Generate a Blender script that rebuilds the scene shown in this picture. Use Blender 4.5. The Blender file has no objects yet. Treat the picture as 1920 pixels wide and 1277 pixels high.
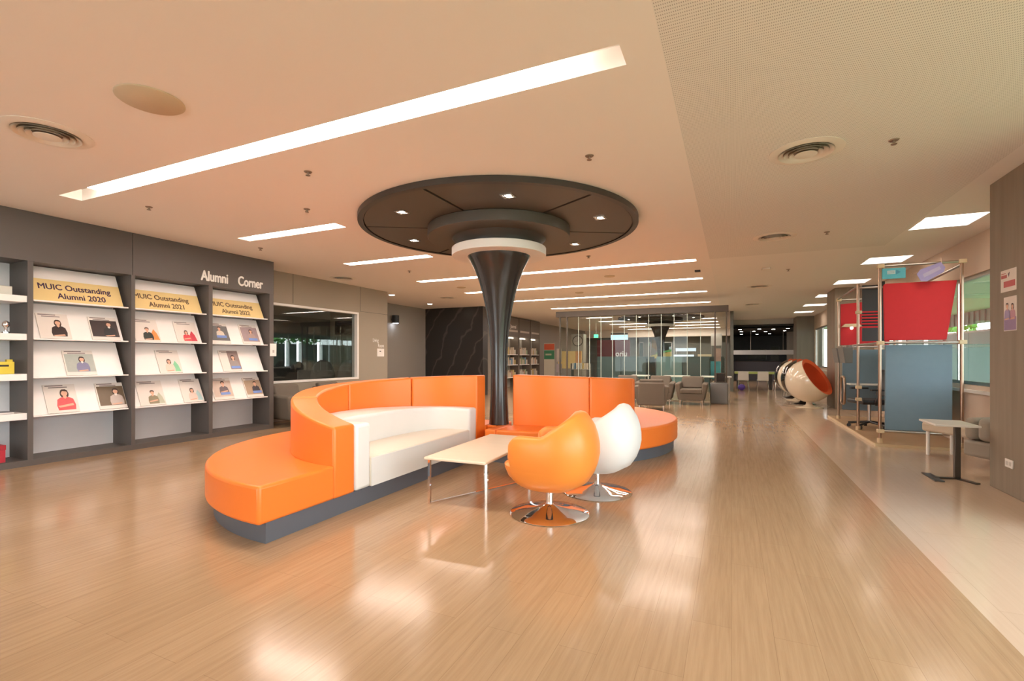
import bpy, math, random
from mathutils import Matrix, Vector
random.seed(7)
PI = math.pi
R = math.radians
scene = bpy.context.scene
C = scene.collection

# ------------------------------------------------------------------ camera, world, exposure
HC = 2.93                       # ceiling height
YAW = math.atan(412 / 903)
cam_d = bpy.data.cameras.new('camera')
cam_d.sensor_width = 36
cam_d.lens = 903 / 1920 * 36
cam_d.shift_y = 31.5 / 1920
cam_d.clip_start = 0.05
cam = bpy.data.objects.new('camera', cam_d)
C.objects.link(cam)
cam.location = (0, 0, 1.25)
cam.rotation_euler = (PI / 2, 0, YAW)
scene.camera = cam

world = bpy.data.worlds.new('world')
scene.world = world
world.use_nodes = True
bgn = world.node_tree.nodes['Background']
bgn.inputs[0].default_value = (0.96, 0.96, 1.0, 1)
bgn.inputs[1].default_value = 6.8
scene.view_settings.view_transform = 'Standard'
scene.view_settings.look = 'None'
scene.view_settings.gamma = 1
scene.view_settings.use_curve_mapping = False
scene.view_settings.exposure = 0.36
LAMP = (1.0, 0.82, 0.71)        # warm white of the room's tubes
STRIP_POWER = 28.0

# ------------------------------------------------------------------ materials
MATS = {}

def pmat(name, col, rough=0.5, metal=0.0, var=0.06, scale=6.0, bump=0.0, spec=0.5, coat=0.0, stretch=None):
    if name in MATS:
        return MATS[name]
    m = bpy.data.materials.new(name)
    m.use_nodes = True
    nt = m.node_tree
    b = nt.nodes['Principled BSDF']
    tc = nt.nodes.new('ShaderNodeTexCoord')
    mp = nt.nodes.new('ShaderNodeMapping')
    if stretch:
        mp.inputs['Scale'].default_value = stretch
    nz = nt.nodes.new('ShaderNodeTexNoise')
    nz.inputs['Scale'].default_value = scale
    nz.inputs['Detail'].default_value = 4
    mx = nt.nodes.new('ShaderNodeMix')
    mx.data_type = 'RGBA'
    lo = [max(0, c * (1 - var)) for c in col]
    hi = [min(1, c * (1 + var)) for c in col]
    mx.inputs[6].default_value = (*lo, 1)
    mx.inputs[7].default_value = (*hi, 1)
    nt.links.new(tc.outputs['Object'], mp.inputs[0])
    nt.links.new(mp.outputs[0], nz.inputs['Vector'])
    nt.links.new(nz.outputs[0], mx.inputs[0])
    nt.links.new(mx.outputs[2], b.inputs['Base Color'])
    b.inputs['Roughness'].default_value = rough
    b.inputs['Metallic'].default_value = metal
    b.inputs['Specular IOR Level'].default_value = spec
    b.inputs['Coat Weight'].default_value = coat
    if bump:
        bp = nt.nodes.new('ShaderNodeBump')
        bp.inputs['Strength'].default_value = bump
        bp.inputs['Distance'].default_value = 0.01
        nz2 = nt.nodes.new('ShaderNodeTexNoise')
        nz2.inputs['Scale'].default_value = scale * 20
        nt.links.new(mp.outputs[0], nz2.inputs['Vector'])
        nt.links.new(nz2.outputs[0], bp.inputs['Height'])
        nt.links.new(bp.outputs[0], b.inputs['Normal'])
    MATS[name] = m
    return m

def emat(name, col, strength):
    if name in MATS:
        return MATS[name]
    m = bpy.data.materials.new(name)
    m.use_nodes = True
    nt = m.node_tree
    nt.nodes.remove(nt.nodes['Principled BSDF'])
    e = nt.nodes.new('ShaderNodeEmission')
    e.inputs[0].default_value = (*col, 1)
    e.inputs[1].default_value = strength
    nt.links.new(e.outputs[0], nt.nodes['Material Output'].inputs[0])
    MATS[name] = m
    return m

def gmat(name, tint, refl=1.0, ior=1.5):
    if name in MATS:
        return MATS[name]
    m = bpy.data.materials.new(name)
    m.use_nodes = True
    nt = m.node_tree
    nt.nodes.remove(nt.nodes['Principled BSDF'])
    t = nt.nodes.new('ShaderNodeBsdfTransparent')
    t.inputs[0].default_value = (*tint, 1)
    g = nt.nodes.new('ShaderNodeBsdfGlossy')
    g.inputs[0].default_value = (1, 1, 1, 1)
    g.inputs['Roughness'].default_value = 0.0
    lw = nt.nodes.new('ShaderNodeLayerWeight')
    lw.inputs[0].default_value = 0.5
    pw = nt.nodes.new('ShaderNodeMath'); pw.operation = 'POWER'; pw.inputs[1].default_value = 5
    ma = nt.nodes.new('ShaderNodeMath'); ma.operation = 'MULTIPLY_ADD'
    ma.inputs[1].default_value = 0.94; ma.inputs[2].default_value = ((ior - 1) / (ior + 1)) ** 2
    nt.links.new(lw.outputs['Facing'], pw.inputs[0])
    nt.links.new(pw.outputs[0], ma.inputs[0])
    ml = nt.nodes.new('ShaderNodeMath')
    ml.operation = 'MULTIPLY'
    ml.use_clamp = True
    ml.inputs[1].default_value = refl
    mx = nt.nodes.new('ShaderNodeMixShader')
    nt.links.new(ma.outputs[0], ml.inputs[0])
    nt.links.new(ml.outputs[0], mx.inputs[0])
    nt.links.new(t.outputs[0], mx.inputs[1])
    nt.links.new(g.outputs[0], mx.inputs[2])
    nt.links.new(mx.outputs[0], nt.nodes['Material Output'].inputs[0])
    MATS[name] = m
    return m

def plank_mat(name, c1, c2, cm, length, width, rough, mortar, bump, grain):
    m = bpy.data.materials.new(name)
    m.use_nodes = True
    nt = m.node_tree
    N = nt.nodes.new
    L = nt.links.new
    b = nt.nodes['Principled BSDF']
    tc = N('ShaderNodeTexCoord')
    sp = N('ShaderNodeSeparateXYZ')
    cb = N('ShaderNodeCombineXYZ')
    L(tc.outputs['Object'], sp.inputs[0])
    L(sp.outputs['Y'], cb.inputs['X'])
    L(sp.outputs['X'], cb.inputs['Y'])
    br = N('ShaderNodeTexBrick')
    br.offset = 0.37
    br.inputs['Color1'].default_value = (*c1, 1)
    br.inputs['Color2'].default_value = (*c2, 1)
    br.inputs['Mortar'].default_value = (*cm, 1)
    br.inputs['Scale'].default_value = 1
    br.inputs['Mortar Size'].default_value = mortar
    br.inputs['Mortar Smooth'].default_value = 0.1
    br.inputs['Brick Width'].default_value = length
    br.inputs['Row Height'].default_value = width
    L(cb.outputs[0], br.inputs['Vector'])
    mp = N('ShaderNodeMapping')
    mp.inputs['Scale'].default_value = (1.2, 26, 1)
    L(cb.outputs[0], mp.inputs[0])
    nz = N('ShaderNodeTexNoise')
    nz.inputs['Scale'].default_value = 1.6
    nz.inputs['Detail'].default_value = 6
    nz.inputs['Roughness'].default_value = 0.65
    L(mp.outputs[0], nz.inputs['Vector'])
    rp = N('ShaderNodeValToRGB')
    rp.color_ramp.elements[0].position = 0.30
    rp.color_ramp.elements[0].color = (1 - grain, 1 - grain * 1.15, 1 - grain * 1.3, 1)
    rp.color_ramp.elements[1].position = 0.62
    rp.color_ramp.elements[1].color = (1, 1, 1, 1)
    L(nz.outputs[0], rp.inputs[0])
    mx = N('ShaderNodeMix')
    mx.data_type = 'RGBA'
    mx.blend_type = 'MULTIPLY'
    mx.inputs[0].default_value = 1
    L(br.outputs['Color'], mx.inputs[6])
    L(rp.outputs[0], mx.inputs[7])
    L(mx.outputs[2], b.inputs['Base Color'])
    # gloss with slow waviness
    nz3 = N('ShaderNodeTexNoise')
    nz3.inputs['Scale'].default_value = 3
    L(tc.outputs['Object'], nz3.inputs['Vector'])
    mr = N('ShaderNodeMapRange')
    mr.inputs['To Min'].default_value = rough * 0.7
    mr.inputs['To Max'].default_value = rough * 1.35
    L(nz3.outputs[0], mr.inputs[0])
    L(mr.outputs[0], b.inputs['Roughness'])
    b.inputs['Specular IOR Level'].default_value = 0.5
    mp2 = N('ShaderNodeMapping')
    mp2.inputs['Scale'].default_value = (4, 14, 1)
    L(cb.outputs[0], mp2.inputs[0])
    nz2 = N('ShaderNodeTexNoise')
    nz2.inputs['Scale'].default_value = 1.5
    nz2.inputs['Detail'].default_value = 3
    L(mp2.outputs[0], nz2.inputs['Vector'])
    bp = N('ShaderNodeBump')
    bp.inputs['Strength'].default_value = bump
    bp.inputs['Distance'].default_value = 0.004
    L(nz2.outputs[0], bp.inputs['Height'])
    L(bp.outputs[0], b.inputs['Normal'])
    MATS[name] = m
    return m

def perforated_mat(name, col, hole):
    m = bpy.data.materials.new(name)
    m.use_nodes = True
    nt = m.node_tree
    N = nt.nodes.new
    L = nt.links.new
    b = nt.nodes['Principled BSDF']
    tc = N('ShaderNodeTexCoord')
    sp = N('ShaderNodeSeparateXYZ')
    L(tc.outputs['Object'], sp.inputs[0])
    sins = []
    for ax, step in (('X', 0.010), ('Y', 0.024)):
        k = N('ShaderNodeMath'); k.operation = 'MULTIPLY'; k.inputs[1].default_value = 2 * PI / step
        s_ = N('ShaderNodeMath'); s_.operation = 'SINE'
        L(sp.outputs[ax], k.inputs[0]); L(k.outputs[0], s_.inputs[0])
        sins.append(s_)
    pr = N('ShaderNodeMath'); pr.operation = 'ADD'
    L(sins[0].outputs[0], pr.inputs[0]); L(sins[1].outputs[0], pr.inputs[1])
    gt = N('ShaderNodeMapRange')
    gt.inputs['From Min'].default_value = 0.95
    gt.inputs['From Max'].default_value = 1.35
    L(pr.outputs[0], gt.inputs[0])
    mx = N('ShaderNodeMix'); mx.data_type = 'RGBA'
    mx.inputs[6].default_value = (*col, 1)
    mx.inputs[7].default_value = (*hole, 1)
    L(gt.outputs[0], mx.inputs[0])
    L(mx.outputs[2], b.inputs['Base Color'])
    b.inputs['Roughness'].default_value = 0.8
    MATS[name] = m
    return m

def marble_mat(name, col, vein):
    m = bpy.data.materials.new(name)
    m.use_nodes = True
    nt = m.node_tree
    N = nt.nodes.new
    L = nt.links.new
    b = nt.nodes['Principled BSDF']
    tc = N('ShaderNodeTexCoord')
    mp = N('ShaderNodeMapping')
    mp.inputs['Rotation'].default_value = (0, R(-24), 0)
    L(tc.outputs['Object'], mp.inputs[0])
    wv = N('ShaderNodeTexWave')
    wv.inputs['Scale'].default_value = 0.55
    wv.inputs['Distortion'].default_value = 7
    wv.inputs['Detail'].default_value = 4
    wv.inputs['Detail Scale'].default_value = 1.3
    L(mp.outputs[0], wv.inputs['Vector'])
    rp = N('ShaderNodeValToRGB')
    rp.color_ramp.elements[0].position = 0.95
    rp.color_ramp.elements[0].color = (*col, 1)
    rp.color_ramp.elements[1].position = 1.0
    rp.color_ramp.elements[1].color = (*vein, 1)
    L(wv.outputs[1], rp.inputs[0])
    L(rp.outputs[0], b.inputs['Base Color'])
    b.inputs['Roughness'].default_value = 0.35
    MATS[name] = m
    return m

FLOOR = plank_mat('floor wood', (0.44, 0.30, 0.178), (0.41, 0.278, 0.164), (0.34, 0.225, 0.13), 1.22, 0.172, 0.165, 0.0012, 0.16, 0.17)
FLOOR2 = plank_mat('floor tile', (0.60, 0.46, 0.345), (0.58, 0.445, 0.335), (0.44, 0.33, 0.24), 1.2, 0.6, 0.13, 0.001, 0.06, 0.05)
CEIL = pmat('ceiling paint', (0.86, 0.79, 0.72), 0.85, var=0.015, scale=0.6)
PERF = perforated_mat('perforated ceiling board', (0.80, 0.755, 0.69), (0.40, 0.36, 0.31))
CEIL2 = pmat('ceiling board', (0.82, 0.775, 0.71), 0.85, var=0.02, scale=0.6)
UNIT = pmat('dark grey laminate', (0.105, 0.093, 0.085), 0.5, var=0.08, scale=3)
UNITBACK = pmat('pale grey back panel', (0.70, 0.71, 0.73), 0.5, var=0.03)
WBOARD = pmat('white display board', (0.93, 0.90, 0.87), 0.35, var=0.02)
TAUPE = pmat('taupe wall paint', (0.33, 0.29, 0.225), 0.7, var=0.04, scale=1.2)
GREYW = pmat('grey hall wall', (0.30, 0.275, 0.24), 0.7, var=0.04, scale=1.2)
STONE = marble_mat('dark veined stone', (0.032, 0.029, 0.027), (0.085, 0.074, 0.065))
GLASS = gmat('clear glass', (0.91, 0.95, 0.93), 0.25)
DARKGLASS = gmat('room window glass', (0.72, 0.76, 0.75), 1.5)
WGLASS = gmat('outer window glass', (0.90, 0.94, 0.93), 1.0)
ORANGE = pmat('orange leather', (0.92, 0.215, 0.028), 0.36, var=0.03, scale=3, bump=0.03)
ORANGE2 = pmat('amber orange leather', (0.90, 0.29, 0.045), 0.38, var=0.03, scale=3, bump=0.03)
WHITEL = pmat('white leather', (0.83, 0.83, 0.80), 0.33, var=0.02, bump=0.02)
WARMLITL = pmat('warm-lit white leather', (0.80, 0.72, 0.60), 0.35, var=0.02, bump=0.02)  # white leather with the warm reflected light put into its colour
PLINTH = pmat('slate plinth laminate', (0.105, 0.115, 0.135), 0.45, var=0.06)
CHROME = pmat('chrome', (0.86, 0.86, 0.87), 0.06, 1.0, var=0.02)
STEEL = pmat('brushed steel', (0.55, 0.52, 0.48), 0.28, 1.0, var=0.04)
COPPER = pmat('bronze tube', (0.42, 0.30, 0.22), 0.28, 1.0, var=0.05)
TOPW = pmat('pale birch table top', (0.80, 0.68, 0.52), 0.38, var=0.05, scale=2, stretch=(1, 8, 1))
TOPWHITE = pmat('white table top', (0.82, 0.81, 0.77), 0.35, var=0.02)
TRUNK = pmat('column lacquer', (0.028, 0.024, 0.022), 0.22, var=0.1, coat=0.3)
CANOPY = pmat('canopy brown laminate', (0.085, 0.068, 0.052), 0.45, var=0.07, scale=2)
CANOPYD = pmat('canopy dark rim', (0.045, 0.037, 0.031), 0.4, var=0.07, scale=2)
RINGW = pmat('white column ring', (0.82, 0.78, 0.72), 0.4, var=0.02)
DIFF = emat('strip lamp diffuser', LAMP, STRIP_POWER)
PANELL = emat('panel lamp diffuser', (1.0, 0.84, 0.70), 7.0)
SPOT = emat('spot lamp', (1.0, 0.88, 0.74), 40.0)
SPOTC = emat('cool spot lamp', (0.85, 0.9, 1.0), 40.0)
WHITE = pmat('white enamel', (0.84, 0.82, 0.78), 0.4, var=0.02)
VENT = pmat('vent cream metal', (0.80, 0.73, 0.63), 0.45, var=0.02)
BLACK = pmat('black plastic', (0.018, 0.018, 0.02), 0.45, var=0.1)
DARK = pmat('charcoal', (0.05, 0.05, 0.055), 0.55, var=0.1)
MOCHA = pmat('mocha fabric', (0.155, 0.13, 0.10), 0.8, var=0.06, scale=10, bump=0.1)
GREYF = pmat('grey egg chair fabric', (0.30, 0.28, 0.25), 0.85, var=0.06, scale=10, bump=0.1)
BEIGEF = pmat('beige bench fabric', (0.55, 0.47, 0.36), 0.8, var=0.05, scale=10, bump=0.1)
WOODGREY = pmat('grey oak laminate', (0.27, 0.225, 0.17), 0.6, var=0.28, scale=1.5, stretch=(7, 7, 0.45))
CONC = pmat('grey board formed pillar', (0.30, 0.275, 0.24), 0.7, var=0.16, scale=1.2, stretch=(6, 6, 0.5))
WALLP = pmat('pale wall paint', (0.66, 0.53, 0.42), 0.75, var=0.03, scale=1)
RED = pmat('red felt', (0.56, 0.022, 0.028), 0.8, var=0.05, scale=12, bump=0.08)
BLUEG = pmat('slate blue felt', (0.17, 0.25, 0.31), 0.8, var=0.05, scale=12, bump=0.08)
OAKP = pmat('oak platform', (0.44, 0.29, 0.16), 0.45, var=0.12, scale=2, stretch=(1, 8, 1))
BRASS = pmat('cream clamp', (0.66, 0.52, 0.33), 0.4, var=0.06)
SKIN = pmat('printed skin tone', (0.72, 0.42, 0.29), 0.5)
HAIR = pmat('printed dark hair', (0.055, 0.03, 0.022), 0.5)
INK = pmat('dark violet ink', (0.06, 0.025, 0.08), 0.5)
INK2 = pmat('brown ink', (0.14, 0.08, 0.05), 0.5)
YELLOWP = pmat('pale yellow poster', (0.86, 0.66, 0.30), 0.5, var=0.04)

# ------------------------------------------------------------------ mesh helpers
class MB:
    def __init__(self):
        self.v = []; self.f = []; self.m = []; self.mi = 0; self.M = None
    def add(self, vs, fs):
        o = len(self.v)
        if self.M is not None:
            vs = [tuple(self.M @ Vector(p)) for p in vs]
        self.v += [tuple(p) for p in vs]
        for f in fs:
            self.f.append([o + i for i in f]); self.m.append(self.mi)
        return self
    def box(self, x0, x1, y0, y1, z0, z1):
        if x0 > x1: x0, x1 = x1, x0
        if y0 > y1: y0, y1 = y1, y0
        if z0 > z1: z0, z1 = z1, z0
        v = [(x0, y0, z0), (x1, y0, z0), (x1, y1, z0), (x0, y1, z0), (x0, y0, z1), (x1, y0, z1), (x1, y1, z1), (x0, y1, z1)]
        return self.add(v, [(0, 3, 2, 1), (4, 5, 6, 7), (0, 1, 5, 4), (1, 2, 6, 5), (2, 3, 7, 6), (3, 0, 4, 7)])
    def prism(self, poly, z0, z1):
        n = len(poly)
        v = [(x, y, z0) for x, y in poly] + [(x, y, z1) for x, y in poly]
        return self.add(v, [tuple(range(n))[::-1], tuple(range(n, 2 * n))] + [(i, (i + 1) % n, n + (i + 1) % n, n + i) for i in range(n)])
    def cyl(self, p0, p1, r0, r1=None, n=16):
        r1 = r0 if r1 is None else r1
        a = Vector(p0); b = Vector(p1); d = (b - a).normalized()
        u = d.orthogonal().normalized(); w = d.cross(u)
        v = []
        for c, r in ((a, r0), (b, r1)):
            for i in range(n):
                t = 2 * PI * i / n
                v.append(tuple(c + (u * math.cos(t) + w * math.sin(t)) * r))
        return self.add(v, [tuple(range(n))[::-1], tuple(range(n, 2 * n))] + [(i, (i + 1) % n, n + (i + 1) % n, n + i) for i in range(n)])
    def tube(self, pts, r, n=10, closed=False):
        pts = [Vector(p) for p in pts]; k = len(pts); v = []
        u = None
        for i, p in enumerate(pts):
            a = pts[(i - 1) % k] if closed or i > 0 else p
            b = pts[(i + 1) % k] if closed or i < k - 1 else p
            d = (b - a).normalized()
            if u is None:
                u = d.orthogonal().normalized()
            u = (u - d * u.dot(d)).normalized()
            w = d.cross(u)
            for j in range(n):
                t = 2 * PI * j / n
                v.append(tuple(p + (u * math.cos(t) + w * math.sin(t)) * r))
        fs = []
        for i in range(k if closed else k - 1):
            a = i * n; b = ((i + 1) % k) * n
            for j in range(n):
                fs.append((a + j, a + (j + 1) % n, b + (j + 1) % n, b + j))
        if not closed:
            fs += [tuple(range(n))[::-1], tuple(range((k - 1) * n, k * n))]
        return self.add(v, fs)
    def lathe(self, prof, n=48, cx=0, cy=0, close=True):
        k = len(prof); v = []
        for r, z in prof:
            for j in range(n):
                t = 2 * PI * j / n
                v.append((cx + r * math.cos(t), cy + r * math.sin(t), z))
        fs = []
        for i in range(k - 1):
            for j in range(n):
                fs.append((i * n + j, i * n + (j + 1) % n, (i + 1) * n + (j + 1) % n, (i + 1) * n + j))
        if close:
            fs += [tuple(range(n))[::-1], tuple(range((k - 1) * n, k * n))]
        return self.add(v, fs)
    def strip_solid(self, outer, inner, z0, z1):
        n = len(outer)
        zt = z1 if callable(z1) else (lambda i: z1)
        v = []
        for i in range(n):
            v += [(*outer[i], z0), (*outer[i], zt(i)), (*inner[i], zt(i)), (*inner[i], z0)]
        fs = []
        for i in range(n - 1):
            a = i * 4; b = a + 4
            for j in range(4):
                fs.append((a + j, b + j, b + (j + 1) % 4, a + (j + 1) % 4))
        fs += [(0, 1, 2, 3), tuple((n - 1) * 4 + j for j in (3, 2, 1, 0))]
        return self.add(v, fs)
    def sphere(self, c, rx, ry=None, rz=None, n=24, k=14, top=1.0):
        ry = rx if ry is None else ry; rz = rx if rz is None else rz
        v = [(c[0], c[1], c[2] - rz)]
        for i in range(1, k):
            a = -PI / 2 + PI * i / k
            for j in range(n):
                t = 2 * PI * j / n
                v.append((c[0] + rx * math.cos(a) * math.cos(t), c[1] + ry * math.cos(a) * math.sin(t), c[2] + rz * math.sin(a)))
        v.append((c[0], c[1], c[2] + rz))
        fs = [(0, 1 + (j + 1) % n, 1 + j) for j in range(n)]
        for i in range(k - 2):
            for j in range(n):
                a = 1 + i * n
                fs.append((a + j, a + (j + 1) % n, a + n + (j + 1) % n, a + n + j))
        l = len(v) - 1; a = 1 + (k - 2) * n
        fs += [(a + j, a + (j + 1) % n, l) for j in range(n)]
        return self.add(v, fs)
    def build(self, name, mats, parent=None, smooth=None, bevel=0.0, seg=2, subsurf=0):
        me = bpy.data.meshes.new(name)
        me.from_pydata(self.v, [], self.f)
        mats = mats if isinstance(mats, (list, tuple)) else [mats]
        for m in mats:
            me.materials.append(m)
        if len(mats) > 1:
            for p, i in zip(me.polygons, self.m):
                p.material_index = i
        fixn(me)
        if smooth is not None:
            for p in me.polygons:
                p.use_smooth = True
            me.set_sharp_from_angle(angle=R(smooth))
        o = bpy.data.objects.new(name, me)
        C.objects.link(o)
        if bevel:
            b = o.modifiers.new('bevel', 'BEVEL')
            b.width = bevel; b.segments = seg; b.limit_method = 'ANGLE'; b.angle_limit = R(40)
            if smooth is None:
                for p in me.polygons:
                    p.use_smooth = True
                me.set_sharp_from_angle(angle=R(50))
        if subsurf:
            s_ = o.modifiers.new('subsurf', 'SUBSURF'); s_.levels = subsurf; s_.render_levels = subsurf
        if parent is not None:
            o.parent = parent
        return o

import bmesh
def fixn(me):
    bm = bmesh.new(); bm.from_mesh(me)
    bmesh.ops.recalc_face_normals(bm, faces=bm.faces)
    bm.to_mesh(me); bm.free()

def tag(o, label=None, cat=None, group=None, kind=None):
    if label: o['label'] = label
    if cat: o['category'] = cat
    if group: o['group'] = group
    if kind: o['kind'] = kind
    return o

def thing(name, label, cat, loc=(0, 0, 0), rz=0.0, group=None, mat=None):
    o = bpy.data.objects.new(name, None)
    C.objects.link(o)
    o.empty_display_size = 0.1
    if mat is not None:
        o.matrix_world = mat
    else:
        o.location = loc; o.rotation_euler = (0, 0, rz)
    return tag(o, label, cat, group)

def struct(o):
    o['kind'] = 'structure'
    return o

CHILD = {}
def kids(o):
    return [c for c in C.objects if c.parent == o]

def copy_tree(o, parent=None):
    c = o.copy(); C.objects.link(c)
    if parent is not None:
        c.parent = parent
    for ch in kids(o):
        copy_tree(ch, c)
    return c

def dup(o, loc, rz, label, group=None):
    c = copy_tree(o)
    c.location = loc; c.rotation_euler = (0, 0, rz)
    c['label'] = label
    if group: c['group'] = group
    return c

def wallframe(x, y, z, tilt=0.0):
    """local x along +Y, local y up the (tilted) face, local z out of it towards +X"""
    s_, c_ = math.sin(tilt), math.cos(tilt)
    return Matrix(((0, -s_, c_, x), (1, 0, 0, y), (0, c_, s_, z), (0, 0, 0, 1)))

def wallframe_neg(x, y, z):
    """faces -X: local x along -Y, local y up, local z towards -X"""
    return Matrix(((0, 0, -1, x), (-1, 0, 0, y), (0, 1, 0, z), (0, 0, 0, 1)))

def frontframe(x, y, z):
    """faces -Y: local x along +X, local y up, local z towards -Y"""
    return Matrix(((1, 0, 0, x), (0, 0, -1, y), (0, 1, 0, z), (0, 0, 0, 1)))

def text_obj(name, body, size, mat, parent, loc=(0, 0, 0), extr=0.002, sx=1.0, align='LEFT', space=1.0, bold=0.0, local=None):
    cu = bpy.data.curves.new(name, 'FONT')
    cu.body = body; cu.size = size; cu.extrude = extr; cu.align_x = align; cu.space_character = space
    cu.resolution_u = 4
    t = bpy.data.objects.new('tmp', cu)
    C.objects.link(t)
    dg = bpy.context.evaluated_depsgraph_get()
    me = bpy.data.meshes.new_from_object(t.evaluated_get(dg))
    bpy.data.objects.remove(t)
    me.materials.clear(); me.materials.append(mat)
    for v in me.vertices:
        v.co.x *= sx
    if bold:                                     # heavier strokes: four shifted layers of the same letters
        bm = bmesh.new()
        for i, (dx, dy) in enumerate(((-1, 0), (1, 0), (0, -1), (0, 1))):
            m2 = me.copy()
            for v in m2.vertices:
                v.co.x += dx * bold; v.co.y += dy * bold; v.co.z += 0.00012 * i
            bm.from_mesh(m2)
            bpy.data.meshes.remove(m2)
        bm.to_mesh(me); bm.free()
    o = bpy.data.objects.new(name, me)
    C.objects.link(o)
    o.parent = parent
    if local is not None:
        o.matrix_local = local
    else:
        o.location = loc
    return o

def arc(cx, cy, r, a0, a1, n, k=1.0):
    return [(cx + r * math.cos(a0 + (a1 - a0) * i / (n - 1)), cy + r * k * math.sin(a0 + (a1 - a0) * i / (n - 1))) for i in range(n)]

def plate(mb, x0, x1, y0, y1, z, holes):
    """horizontal plate at height z with rectangular holes"""
    xs = sorted({x0, x1, *[h[0] for h in holes], *[h[1] for h in holes]})
    ys = sorted({y0, y1, *[h[2] for h in holes], *[h[3] for h in holes]})
    for i in range(len(xs) - 1):
        for j in range(len(ys) - 1):
            mx, my = (xs[i] + xs[i + 1]) / 2, (ys[j] + ys[j + 1]) / 2
            if any(h[0] < mx < h[1] and h[2] < my < h[3] for h in holes):
                continue
            mb.add([(xs[i], ys[j], z), (xs[i], ys[j + 1], z), (xs[i + 1], ys[j + 1], z), (xs[i + 1], ys[j], z)], [(0, 1, 2, 3)])

def wall_x(name, x0, x1, y0, y1, z0, z1, mat, holes=()):
    """wall slab in the YZ plane (thin in X) with holes (ya, yb, za, zb)"""
    mb = MB()
    ys = sorted({y0, y1, *[h[0] for h in holes], *[h[1] for h in holes]})
    zs = sorted({z0, z1, *[h[2] for h in holes], *[h[3] for h in holes]})
    for i in range(len(ys) - 1):
        for j in range(len(zs) - 1):
            my, mz = (ys[i] + ys[i + 1]) / 2, (zs[j] + zs[j + 1]) / 2
            if any(h[0] < my < h[1] and h[2] < mz < h[3] for h in holes):
                continue
            mb.box(x0, x1, ys[i], ys[i + 1], zs[j], zs[j + 1])
    return struct(mb.build(name, mat))

def wall_y(name, y0, y1, x0, x1, z0, z1, mat, holes=()):
    mb = MB()
    xs = sorted({x0, x1, *[h[0] for h in holes], *[h[1] for h in holes]})
    zs = sorted({z0, z1, *[h[2] for h in holes], *[h[3] for h in holes]})
    for i in range(len(xs) - 1):
        for j in range(len(zs) - 1):
            mx, mz = (xs[i] + xs[i + 1]) / 2, (zs[j] + zs[j + 1]) / 2
            if any(h[0] < mx < h[1] and h[2] < mz < h[3] for h in holes):
                continue
            mb.box(xs[i], xs[i + 1], y0, y1, zs[j], zs[j + 1])
    return struct(mb.build(name, mat))

# ------------------------------------------------------------------ big structure: floor, ceiling, lamps, walls
XS = 1.11                        # seam between wood and tile floor
XW = 3.05                        # window wall
XC = -0.345                      # seam in the ceiling
mb = MB(); mb.box(-13, XS, -6, 36, -0.1, 0); struct(mb.build('floor', FLOOR))
mb = MB(); mb.box(XS, XW + 0.1, -6, 36, -0.1, 0); struct(mb.build('floor_aisle', FLOOR2))

# recessed strip lamps: (x0, x1, y centre, lit x0, lit x1)
STRIPS = [(-6.35, -0.55, 2.69, -5.85, -0.98), (-6.35, -4.53, 4.67, -6.1, -4.6), (-6.35, -4.55, 6.70, -6.2, -4.6),
          (-6.35, -0.56, 8.90, -6.25, -0.65), (-6.35, -0.56, 11.0, -6.25, -0.65), (-6.0, -0.57, 13.2, -5.9, -0.65),
          (-5.7, -0.58, 15.8, -5.6, -0.65), (-5.7, -0.58, 18.0, -5.6, -0.65), (-5.7, -0.58, 20.2, -5.6, -4.6), (-5.7, -0.58, 22.4, -5.6, -0.65),
          (-5.7, -0.58, 24.6, -5.6, -0.65), (-5.7, -0.58, 26.8, -5.6, -0.65), (-5.7, -0.58, 29.3, -5.6, -0.65),
          (-6.35, -0.55, -3.6, -6.2, -0.65)]
STRIPS[8] = (-5.7, -4.6, 20.2, -5.6, -4.65)
SLAB = ['longest and nearest recessed strip light in the ceiling', 'short recessed strip light above the alumni bookcase, nearest of the short ones',
        'short recessed strip light running up to the dark column canopy', 'long recessed strip light just behind the column canopy',
        'second long recessed strip light behind the column canopy', 'third long recessed strip light behind the column canopy',
        'fourth long recessed strip light behind the column, just before the glass partition beam',
        'recessed strip light first behind the glass partition beam', 'short recessed strip light by the far column canopy',
        'recessed strip light just beyond the far column canopy', 'second recessed strip light beyond the far column canopy',
        'recessed strip light second from the lit bulkhead', 'last recessed strip light, right at the lit bulkhead', 'recessed strip light behind the camera']
holes = []
for (x0, x1, yc, l0, l1), lab in zip(STRIPS, SLAB):
    holes.append((x0, x1, yc - 0.1, yc + 0.1))
    t = thing('recessed_strip_light', lab, 'ceiling light', (0, yc, HC + 0.0015), group='recessed ceiling strip lights')
    h = MB()
    h.box(x0 - 0.012, x0, -0.1, 0.1, 0, 0.12); h.box(x1, x1 + 0.012, -0.1, 0.1, 0, 0.12)
    h.box(x0 - 0.012, x1 + 0.012, -0.112, -0.1, 0, 0.12); h.box(x0 - 0.012, x1 + 0.012, 0.1, 0.112, 0, 0.12)
    h.box(x0 - 0.012, x1 + 0.012, -0.112, 0.112, 0.12, 0.13)
    h.build('housing', WHITE, t)
    d = MB(); d.box(l0, l1, -0.085, 0.085, 0.012, 0.05)
    d.build('diffuser', DIFF, t)
mb = MB()
plate(mb, -13, XC, -6, 36, HC, holes)
struct(mb.build('ceiling', CEIL))
PAN = [7.65, 10.25, 12.87, 15.5, 18.1, 20.7, 2.45, -0.15]
PLAB = ['square panel light in the ceiling nearest the grey oak pillar', 'square panel light above the near end of the red pod',
        'square panel light above the far end of the pod', 'square panel light just past the pod', 'second square panel light past the pod',
        'farthest square panel light, close to the concrete pillar', 'square panel light by the camera', 'square panel light behind the camera']
holes = []
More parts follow.
